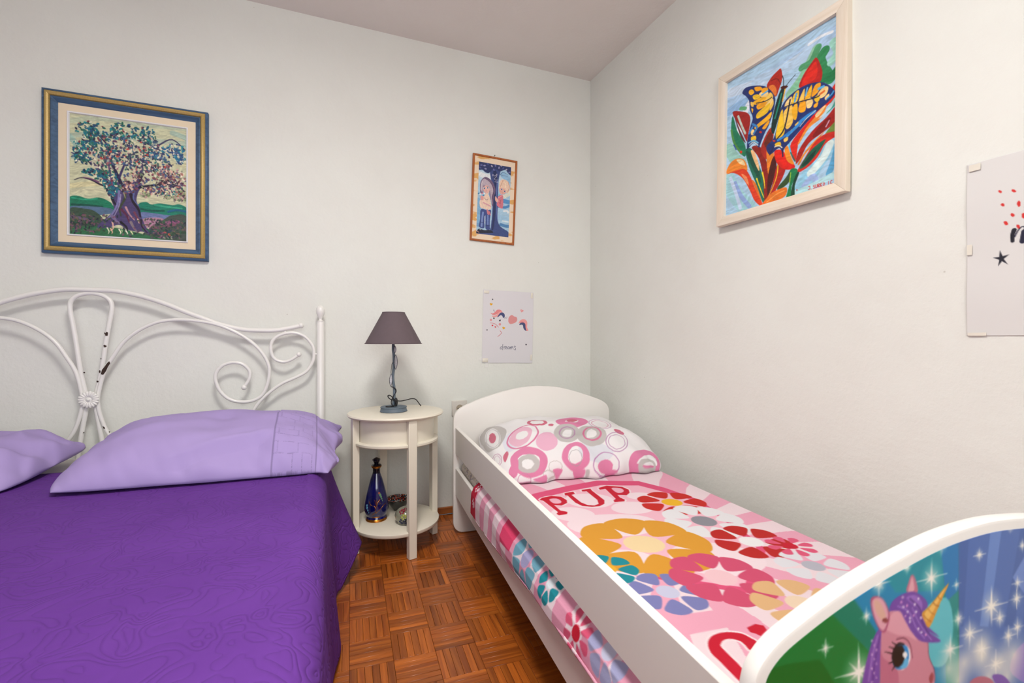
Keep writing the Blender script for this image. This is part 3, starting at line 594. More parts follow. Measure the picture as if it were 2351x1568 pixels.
MPOST = """p|cf2f2c|0|438,409 431,414 431,414 424,414 418,409 411,405 404,400 404,395 397,391 397,386 397,381 404,377 404,377 411,377 418,381 424,386 431,391 438,395 438,400 438,405
p|cf2f2c|0|606,433 599,437 599,437 593,437 579,437 572,433 566,428 559,423 552,419 552,414 552,409 552,405 559,400 566,400 572,405 579,405 586,409 593,414 599,423 606,428
p|cf2f2c|0|471,558 471,563 465,567 458,567 451,567 444,563 438,558 431,553 431,549 424,544 431,535 431,535 438,530 444,530 451,530 458,535 465,540 465,544 471,549 471,553
p|cf2f2c|0|653,577 653,586 653,595 646,600 640,605 633,605 626,600 626,595 620,586 613,577 613,567 613,558 620,549 626,544 626,540 633,540 640,540 646,549 653,553 653,563
p|cf2f2c|0|586,698 579,698 572,702 566,702 559,698 552,693 545,688 545,684 539,674 539,670 545,665 545,660 552,660 559,660 566,665 572,665 579,674 586,679 586,684 586,693
p|cf2f2c|0|505,777 505,781 498,781 492,781 478,777 471,767 465,763 465,753 458,744 458,740 465,735 465,735 471,735 485,735 492,740 498,744 505,753 505,758 512,767 512,772
p|cf2f2c|0|640,814 646,819 646,828 646,837 646,842 640,842 633,847 626,842 620,837 620,833 613,823 606,819 606,809 606,805 606,795 613,795 620,795 626,795 633,800 640,805
p|cf2f2c|0|714,712 707,721 707,730 700,735 694,740 687,740 680,735 673,730 667,721 667,716 667,707 667,698 667,688 673,684 680,679 687,679 694,684 700,688 707,698 707,702
p|cf2f2c|0|747,540 747,540 747,544 741,544 734,540 727,540 721,535 714,530 714,526 714,521 714,516 714,512 721,512 727,512 727,512 734,516 741,516 747,521 747,530 754,535
p|cf2f2c|0|795,656 788,660 788,670 781,670 774,674 768,674 768,670 761,665 761,660 754,651 761,642 761,637 761,628 768,623 774,623 781,623 788,628 788,633 795,637 795,647
p|cf2f2c|0|828,795 828,800 822,800 815,800 808,795 801,795 801,791 795,786 795,777 795,772 795,767 795,767 801,767 808,767 815,767 815,772 822,777 828,781 828,786 828,791
p|cf2f2c|0|768,442 761,442 761,447 754,447 747,447 741,442 734,437 734,433 727,428 727,423 727,419 727,414 734,414 741,414 747,414 754,419 754,423 761,428 768,433 768,437
p|cf2f2c|0|889,572 889,581 889,586 882,591 882,595 875,595 869,591 862,586 862,581 855,572 855,567 855,558 862,549 862,544 869,544 875,544 882,544 882,549 889,558 889,563
p|22222e|0|411,1047 444,1116 519,1107 458,1149 505,1214 438,1172 391,1223 404,1153 330,1121 404,1121
s|1c1c28|0.0247,0.0178|579,847 559,902 559,967
s|23233a|0.0063,0.0063|586,921 626,856 673,823 700,851 680,986
s|23233a|0.0295,0.0295|694,879 673,981"""
UNI = """p|4a6db4|0|800,-200 2200,-200 2200,2200 920,2200
p|5c8cc4|0|600,1000 1240,840 1400,2200 600,2200
p|0a6a22|0|-200,1240 600,1440 1000,1720 1800,1800 2200,1640 2200,2200 -200,2200
p|0f8a86|0|-139,481 320,197 483,113 749,67 807,52 807,757
p|1585b4|0|320,197 383,287 437,371 583,603 749,649 727,99 749,64 637,55 427,128
p|118fa0|0|444,139 727,78 739,284 520,249
p|1478b8|0|724,55 810,49 810,296 749,330 727,145
p|4a6db4|0|810,20 1329,72 1402,516 1259,838 810,710
p|3f62a8|0|810,20 866,29 832,441 810,435
p|6488cc|0|978,43 1037,52 959,470 915,458
p|3f62a8|0|1141,67 1202,75 1095,499 1041,487
p|6c8cd0|0|1088,301 1202,174 1329,194 1188,420
p|5cc0cc|1|637,351 749,313 783,429 749,557 671,536
p|0a7d62|0|237,243 320,200 437,368 415,438
p|0f7a34|0|-100,528 10,351 102,287 237,243 368,386 415,438 378,548 329,699
p|0a6a22|1|-100,528 -2,406 173,406 237,446 329,699
p|8a7ac8|1|1088,620 1156,577 1259,586 1259,788 1088,693
g|f2eddc|0.75|837,580 929,603
g|f2eddc|0.75|929,580 1022,603
g|f2eddc|0.75|1022,626 1122,652
g|f2eddc|0.75|761,583 849,606
g|f2eddc|0.75|915,542 1010,565
g|f2eddc|0.75|1095,614 1195,641
g|f2eddc|0.75|959,667 1056,693
g|f2eddc|0.75|807,641 898,667
g|f2eddc|0.75|1056,693 1154,719
g|f2efe0|0.8|1076,99 1098,101
p|f6f4ea|0|1076,72 1078,99 1076,125 1073,99
p|f6f4ea|0|1105,99 1076,101 1049,101 1076,99
p|f6f4ea|0|1088,93 1078,99 1088,110 1076,101 1066,104 1073,99 1066,90 1076,99
g|f2efe0|0.8|727,110 766,116
p|f6f4ea|0|727,61 732,110 727,159 724,110
p|f6f4ea|0|776,107 729,113 680,113 727,107
p|f6f4ea|0|746,99 732,113 746,130 727,113 710,122 724,110 710,93 727,107
g|f2efe0|0.8|912,180 939,186
p|f6f4ea|0|912,148 915,180 912,212 910,180
p|f6f4ea|0|946,180 912,183 880,180 912,177
p|f6f4ea|0|927,171 915,180 927,191 912,183 900,188 910,180 900,168 912,177
g|f2efe0|0.9|449,206 490,212
p|f6f4ea|0|449,148 451,206 449,261 446,203
p|f6f4ea|0|500,203 449,209 398,206 449,203
p|f6f4ea|0|468,191 454,206 468,226 449,209 429,217 444,203 429,186 449,200
g|f2efe0|0.8|461,151 476,154
p|f6f4ea|0|461,133 463,151 461,168 461,151
p|f6f4ea|0|478,151 463,154 446,154 461,151
p|f6f4ea|0|468,148 463,151 468,157 461,154 456,157 461,151 456,145 461,151
g|f2efe0|0.8|571,168 593,174
p|f6f4ea|0|571,139 573,168 571,200 568,168
p|f6f4ea|0|600,168 571,171 541,171 571,168
p|f6f4ea|0|583,162 573,168 583,180 571,171 559,177 568,168 559,157 571,168
g|f2efe0|0.9|680,226 739,238
p|f6f4ea|0|680,151 685,226 680,301 676,226
p|f6f4ea|0|754,223 680,229 607,229 678,223
p|f6f4ea|0|707,209 685,226 707,255 680,232 651,243 673,226 651,197 680,223
g|f2efe0|0.8|798,275 817,278
p|f6f4ea|0|798,252 800,275 798,296 798,272
p|f6f4ea|0|822,272 800,275 776,275 798,272
p|f6f4ea|0|807,270 800,275 807,281 798,275 790,278 798,272 790,267 798,272
g|f2efe0|0.8|398,307 422,310
p|f6f4ea|0|398,272 400,307 398,339 395,304
p|f6f4ea|0|429,307 398,307 368,307 398,304
p|f6f4ea|0|410,299 400,307 410,319 398,307 385,313 395,304 385,293 398,304
g|f2efe0|0.8|237,380 259,386
p|f6f4ea|0|237,345 239,380 237,412 234,377
p|f6f4ea|0|266,380 237,380 207,380 237,377
p|f6f4ea|0|246,371 239,380 246,391 237,380 224,386 234,377 224,365 237,377
g|f2efe0|0.9|366,493 444,513
p|f6f4ea|0|366,388 373,496 366,597 361,493
p|f6f4ea|0|461,496 368,499 273,490 363,487
p|f6f4ea|0|402,472 373,496 402,533 366,499 329,516 359,493 329,452 366,487
g|f2efe0|0.9|976,394 1046,409
p|f6f4ea|0|976,307 980,394 976,478 968,391
p|f6f4ea|0|1063,394 976,397 888,394 973,388
p|f6f4ea|0|1010,374 983,394 1010,426 976,400 941,412 968,391 941,362 976,388
g|f2efe0|0.8|1115,328 1139,333
p|f6f4ea|0|1115,299 1117,328 1115,357 1112,328
p|f6f4ea|0|1146,328 1115,328 1083,328 1115,325
p|f6f4ea|0|1127,322 1117,328 1127,339 1115,330 1102,333 1112,328 1102,316 1115,325
g|f2efe0|0.8|1110,391 1149,397
p|f6f4ea|0|1110,345 1115,391 1110,435 1107,388
p|f6f4ea|0|1159,391 1112,391 1066,391 1110,388
p|f6f4ea|0|1129,380 1115,391 1129,406 1110,394 1093,400 1107,388 1093,374 1110,388
g|f2efe0|0.9|807,406 841,414
p|f6f4ea|0|807,365 810,409 807,449 805,406
p|f6f4ea|0|849,406 807,409 766,406 807,406
p|f6f4ea|0|824,397 810,409 824,423 807,409 793,414 805,406 793,391 807,403
g|f2efe0|0.9|1020,449 1056,455
p|f6f4ea|0|1020,406 1022,449 1020,493 1017,446
p|f6f4ea|0|1063,449 1020,449 976,446 1020,446
p|f6f4ea|0|1037,441 1022,449 1037,467 1020,452 1002,458 1017,446 1002,432 1020,446
g|f2efe0|0.9|863,475 917,487
p|f6f4ea|0|863,409 868,475 863,539 861,475
p|f6f4ea|0|929,475 866,478 800,472 863,472
p|f6f4ea|0|890,461 868,475 890,501 863,478 839,490 859,472 839,449 863,470
g|f2efe0|0.9|1066,530 1102,539
p|f6f4ea|0|1066,487 1068,530 1066,574 1061,530
p|f6f4ea|0|1110,533 1066,533 1020,530 1063,528
p|f6f4ea|0|1083,522 1068,530 1083,548 1066,533 1046,539 1061,530 1046,513 1066,528
g|f2efe0|0.9|768,513 817,525
p|f6f4ea|0|768,452 773,513 768,571 766,510
p|f6f4ea|0|829,513 771,516 712,510 768,510
p|f6f4ea|0|793,501 773,513 793,536 768,516 746,525 766,510 746,490 768,510
g|f2efe0|0.9|924,551 971,562
p|f6f4ea|0|924,493 929,551 924,606 922,551
p|f6f4ea|0|983,554 927,554 868,548 924,548
p|f6f4ea|0|946,539 929,551 946,574 924,554 902,562 920,548 902,528 924,548
g|f2efe0|0.8|1115,507 1151,516
p|f6f4ea|0|1115,464 1117,510 1115,554 1112,507
p|f6f4ea|0|1161,510 1115,510 1068,507 1115,507
p|f6f4ea|0|1132,499 1117,510 1132,525 1115,510 1095,516 1110,507 1095,490 1115,504
g|f2efe0|0.8|998,626 1044,638
p|f6f4ea|0|998,568 1000,626 998,681 993,623
p|f6f4ea|0|1056,629 998,629 939,623 995,623
p|f6f4ea|0|1020,614 1002,626 1020,649 998,629 973,638 993,623 973,603 998,620
g|f2efe0|0.7|1141,180 1166,186
p|f6f4ea|0|1141,151 1144,180 1141,209 1139,180
p|f6f4ea|0|1173,180 1141,183 1110,183 1141,180
p|f6f4ea|0|1154,174 1144,180 1154,191 1141,183 1129,188 1139,180 1129,168 1141,180
p|7a4ea8|1|449,362 473,377 459,452 454,568 478,745 354,707 378,539 412,420
s|9a70c0|0.004,0.004|444,386 422,452 407,533
s|5c3488|0.0019,0.0019|454,388 432,478 422,551
p|e8c0e8|0|424,397 422,400 422,400 422,400 422,400 420,400 420,400 420,400 417,400 417,397 417,397 417,397 417,394 420,394 420,394 420,394 422,394 422,397 422,397 422,397
p|e8c0e8|0|432,417 432,417 432,417 432,417 429,420 429,420 429,417 427,417 427,417 427,417 427,414 427,414 427,414 427,414 429,412 429,412 429,414 432,414 432,414 432,414
p|e8c0e8|0|441,435 441,435 441,438 439,438 439,438 439,438 437,438 437,438 437,435 437,435 434,435 437,432 437,432 437,432 437,432 439,432 439,432 439,432 441,432 441,435
p|e8c0e8|0|424,446 422,446 422,449 422,449 422,449 420,449 420,449 420,449 417,446 417,446 417,446 417,443 417,443 420,443 420,443 420,443 422,443 422,443 422,443 422,446
p|e8c0e8|0|432,464 432,467 432,467 432,467 429,467 429,467 429,467 427,467 427,467 427,464 427,464 427,464 427,461 427,461 429,461 429,461 429,461 432,464 432,464 432,464
p|e8c0e8|0|441,484 441,484 441,484 439,487 439,487 439,487 437,484 437,484 437,484 437,484 434,481 437,481 437,481 437,481 437,478 439,481 439,481 439,481 441,481 441,481
p|e8c0e8|0|424,496 422,496 422,496 422,496 422,499 420,499 420,496 420,496 417,496 417,496 417,493 417,493 417,493 420,493 420,490 420,490 422,493 422,493 422,493 422,493
p|e8c0e8|0|432,513 432,513 432,516 432,516 429,516 429,516 429,516 427,516 427,513 427,513 427,513 427,510 427,510 427,510 429,510 429,510 429,510 432,510 432,510 432,513
p|e8c0e8|0|441,533 441,533 441,533 439,533 439,533 439,533 437,533 437,533 437,533 437,530 434,530 437,530 437,528 437,528 437,528 439,528 439,528 439,530 441,530 441,530
p|e8c0e8|0|424,542 422,545 422,545 422,545 422,545 420,545 420,545 420,545 417,545 417,542 417,542 417,542 417,539 420,539 420,539 420,539 422,539 422,539 422,542 422,542
p|d08a9c|1|463,365 500,304 551,290 627,336 663,423 668,513 693,571 693,623 649,664 556,771 454,739 454,545 456,441
p|c0708a|1|454,545 456,441 468,470 520,516 534,577 529,762 454,739
p|e0a0b0|1|478,365 510,316 546,319 583,383 615,441 573,417 524,400
s|7c2f48|0.0012,0.0012|663,446 668,513 693,571 695,614
p|a04c54|1|668,594 683,577 690,597 678,620
p|b86c80|1|861,667 902,652 954,667 990,701 1022,771 856,725
p|7a55b0|1|978,672 1017,672 1056,699 1080,739 1041,757
p|c0708a|1|320,1000 600,1000 680,1240 880,1360 880,1560 600,1600 360,1560 280,1280
p|c07088|1|568,255 576,223 590,197 607,217 617,267
p|e0a4b0|1|576,258 583,229 593,206 602,255
p|b0587a|1|415,249 444,246 473,270 495,325 476,380 449,362 422,304
p|e0a4b4|1|422,258 449,252 473,275 488,325 471,371 449,354 427,301
p|dcae9c|1|429,258 454,270 478,322 468,342 437,301
p|8c3c40|0|490,342 488,345 485,345 483,348 480,348 476,348 471,345 468,342 466,342 463,339 463,336 463,333 466,330 468,330 471,330 476,330 480,330 483,333 485,336 488,339
p|7244a4|1|493,307 505,278 546,261 600,261 649,296 663,328 637,351 659,397 715,452 671,426 724,472 637,452 593,409 561,357 541,322 515,313
p|9466c0|1|566,278 605,275 637,307 632,342 615,322
s|5a3088|0.0034,0.0034|583,284 627,328 637,377 671,438
s|a47cd0|0.0019,0.0019|529,299 578,330 610,394 649,443
s|a47cd0|0.0016,0.0016|593,319 627,386 680,455
p|f0e0f4|0|556,272 556,275 554,275 554,275 551,275 551,275 549,275 549,275 549,272 546,272 546,272 546,270 549,270 549,270 549,267 551,267 551,270 554,270 554,270 556,272
p|e8a0d8|0|549,290 549,290 549,293 549,293 546,293 546,293 544,293 544,290 541,290 541,290 541,287 541,287 541,284 544,284 544,284 546,284 546,284 549,287 549,287 549,287
p|f0e0f4|0|559,307 559,310 556,310 556,310 556,310 554,310 551,310 551,310 551,310 549,307 549,307 549,304 551,304 551,304 551,304 554,304 556,304 556,304 556,304 559,307
p|f0e0f4|0|576,330 576,330 576,330 576,333 573,333 573,333 571,333 571,330 568,330 568,330 568,328 568,328 568,325 571,325 571,325 573,325 573,325 576,328 576,328 576,328
p|e8a0d8|0|566,342 566,345 566,345 563,345 563,345 561,345 561,345 559,345 559,342 559,342 559,342 559,339 559,339 559,339 561,339 561,339 563,339 563,339 566,339 566,342
p|f0e0f4|0|588,368 588,368 585,368 585,371 585,371 583,371 580,371 580,368 580,368 578,365 578,365 578,365 580,362 580,362 580,362 583,362 585,362 585,362 585,365 588,365
p|f0e0f4|0|624,293 624,293 624,293 624,296 622,296 620,296 620,293 617,293 617,293 617,290 617,290 617,290 617,287 617,287 620,287 620,287 622,287 624,287 624,290 624,290
p|e8a0d8|0|602,348 602,351 602,351 602,351 600,351 600,351 598,351 598,351 595,348 595,348 595,348 595,345 595,345 598,345 598,345 600,345 600,345 602,345 602,345 602,348
p|f0e0f4|0|637,365 637,365 634,368 634,368 634,368 632,368 629,368 629,365 629,365 627,365 627,362 627,362 629,359 629,359 629,359 632,359 634,359 634,362 634,362 637,362
p|f0e0f4|0|639,417 639,420 639,420 637,420 637,420 634,420 634,420 632,420 632,420 629,417 629,417 629,414 632,414 632,414 634,414 634,414 637,414 637,414 639,414 639,417
p|e8a0d8|0|659,432 659,432 656,435 656,435 656,435 654,435 651,435 651,435 651,432 649,432 649,429 649,429 651,429 651,426 651,426 654,426 656,426 656,429 656,429 659,432
p|f0e0f4|0|588,354 588,357 585,357 585,357 585,357 583,357 580,357 580,357 580,354 578,354 578,351 578,351 580,351 580,348 580,348 583,348 585,351 585,351 585,351 588,354
p|f0e0f4|0|610,310 610,310 607,313 607,313 605,313 605,313 602,313 602,313 600,310 600,310 600,307 600,307 600,307 602,304 602,304 605,304 605,304 607,307 607,307 610,310
p|e8a0d8|0|573,307 573,307 573,310 573,310 571,310 571,310 568,310 566,310 566,307 566,307 566,304 566,304 566,304 566,301 568,301 571,301 571,301 573,304 573,304 573,307
p|f0e0f4|0|624,403 624,403 624,403 624,406 622,406 620,406 620,406 617,403 617,403 617,400 617,400 617,400 617,397 617,397 620,397 620,397 622,397 624,397 624,400 624,400
p|f0e0f4|0|615,339 615,339 612,339 612,339 612,342 610,342 607,339 607,339 607,339 605,336 605,336 605,333 607,333 607,333 607,333 610,333 612,333 612,333 612,336 615,336
p|dc9a30|1|637,348 671,328 761,261 722,325 678,400 661,403 649,380
p|f0c060|1|649,351 680,330 744,278 693,345 659,383
s|b06c1c|0.0017,0.0017|644,357 659,374 678,388
s|b06c1c|0.0012,0.0012|663,336 678,354 695,365
s|b06c1c|0.0021,0.0021|688,319 698,330 715,339
s|b06c1c|0.0016,0.0016|710,299 717,310 729,316
p|f2f0f2|0|585,501 580,513 573,525 561,530 551,533 539,530 527,525 517,513 510,501 507,487 507,472 512,458 520,449 529,441 541,441 554,441 566,449 576,458 583,472 585,487
p|2c8ad0|0|578,499 573,510 566,522 556,528 546,530 534,528 522,522 515,513 507,499 505,484 505,470 510,458 517,446 527,441 537,438 549,441 561,446 571,455 576,470 578,484
p|62b8e8|0|576,516 573,522 568,528 563,530 556,530 549,530 544,525 539,522 534,513 532,507 532,501 534,493 539,490 544,487 551,484 559,487 563,490 568,496 573,501 576,507
p|1a120e|0|561,490 556,501 551,510 544,516 534,519 527,519 517,513 510,504 507,493 505,481 505,470 507,458 515,449 522,443 529,441 539,441 549,446 554,455 559,467 561,478
p|f6f6f6|0|571,484 571,487 568,490 566,493 563,496 561,496 559,493 556,490 554,487 551,484 551,478 551,475 554,472 556,470 559,470 561,470 563,472 566,472 568,475 571,481
s|6a2c44|0.0021,0.0011|524,417 556,420 583,449 593,501
s|1c1014|0.0055,0.0027|507,478 515,449 534,435 556,443
s|1c1014|0.0023,0.0006|524,438 505,423
s|1c1014|0.0023,0.0006|515,449 490,435
s|1c1014|0.0023,0.0006|507,464 473,449
s|1c1014|0.0034,0.0009|507,493 490,496
s|1c1014|0.0034,0.0009|517,510 505,522"""
BTXT = """s|f4e4e8|0.008,0.008|326,1344 360,1310 436,1292 498,1324 508,1398 488,1448 430,1486 386,1464 386,1564 422,1596 404,1630 344,1640 338,1614 360,1586 346,1368 326,1344
s|f4e4e8|0.008,0.008|554,1258 630,1242 624,1286 588,1306 586,1458 608,1516 648,1534 690,1514 718,1444 728,1262 694,1256 708,1222 782,1220 772,1264 760,1468 728,1526 678,1554 622,1552 564,1522 546,1456 554,1310 536,1304 554,1258
s|f4e4e8|0.008,0.008|846,1222 932,1192 1030,1252 1040,1328 1006,1394 956,1436 898,1410 886,1460 894,1512 874,1540 804,1528 814,1498 844,1474 884,1260 836,1264 846,1222
p|c8102e|0|326,1344 360,1310 436,1292 498,1324 508,1398 488,1448 430,1486 386,1464 386,1564 422,1596 404,1630 344,1640 338,1614 360,1586 346,1368
p|c8102e|0|554,1258 630,1242 624,1286 588,1306 586,1458 608,1516 648,1534 690,1514 718,1444 728,1262 694,1256 708,1222 782,1220 772,1264 760,1468 728,1526 678,1554 622,1552 564,1522 546,1456 554,1310 536,1304
p|c8102e|0|846,1222 932,1192 1030,1252 1040,1328 1006,1394 956,1436 898,1410 886,1460 894,1512 874,1540 804,1528 814,1498 844,1474 884,1260 836,1264
p|f0b4c6|1|398,1352 452,1352 462,1408 436,1444 394,1430
p|f0b4c6|1|938,1256 998,1276 996,1330 956,1374 918,1362"""
BTX2 = """s|f4e4e8|0.01,0.01|366,2932 406,2904 452,2896 492,2902 530,2922 542,2952 544,2978 488,3006 490,2980 490,2956 468,2936 436,2934 410,2948 398,2968 386,3078 346,3114 334,3112 340,3026 342,2976 366,2932
p|c8102e|1|366,2932 406,2904 452,2896 492,2902 530,2922 542,2952 544,2978 488,3006 490,2980 490,2956 468,2936 436,2934 410,2948 398,2968 386,3078 346,3114 334,3112 340,3026 342,2976
p|c8102e|0|578,2898 628,2888 652,2906 640,2932 588,2954 582,2938 568,2924"""
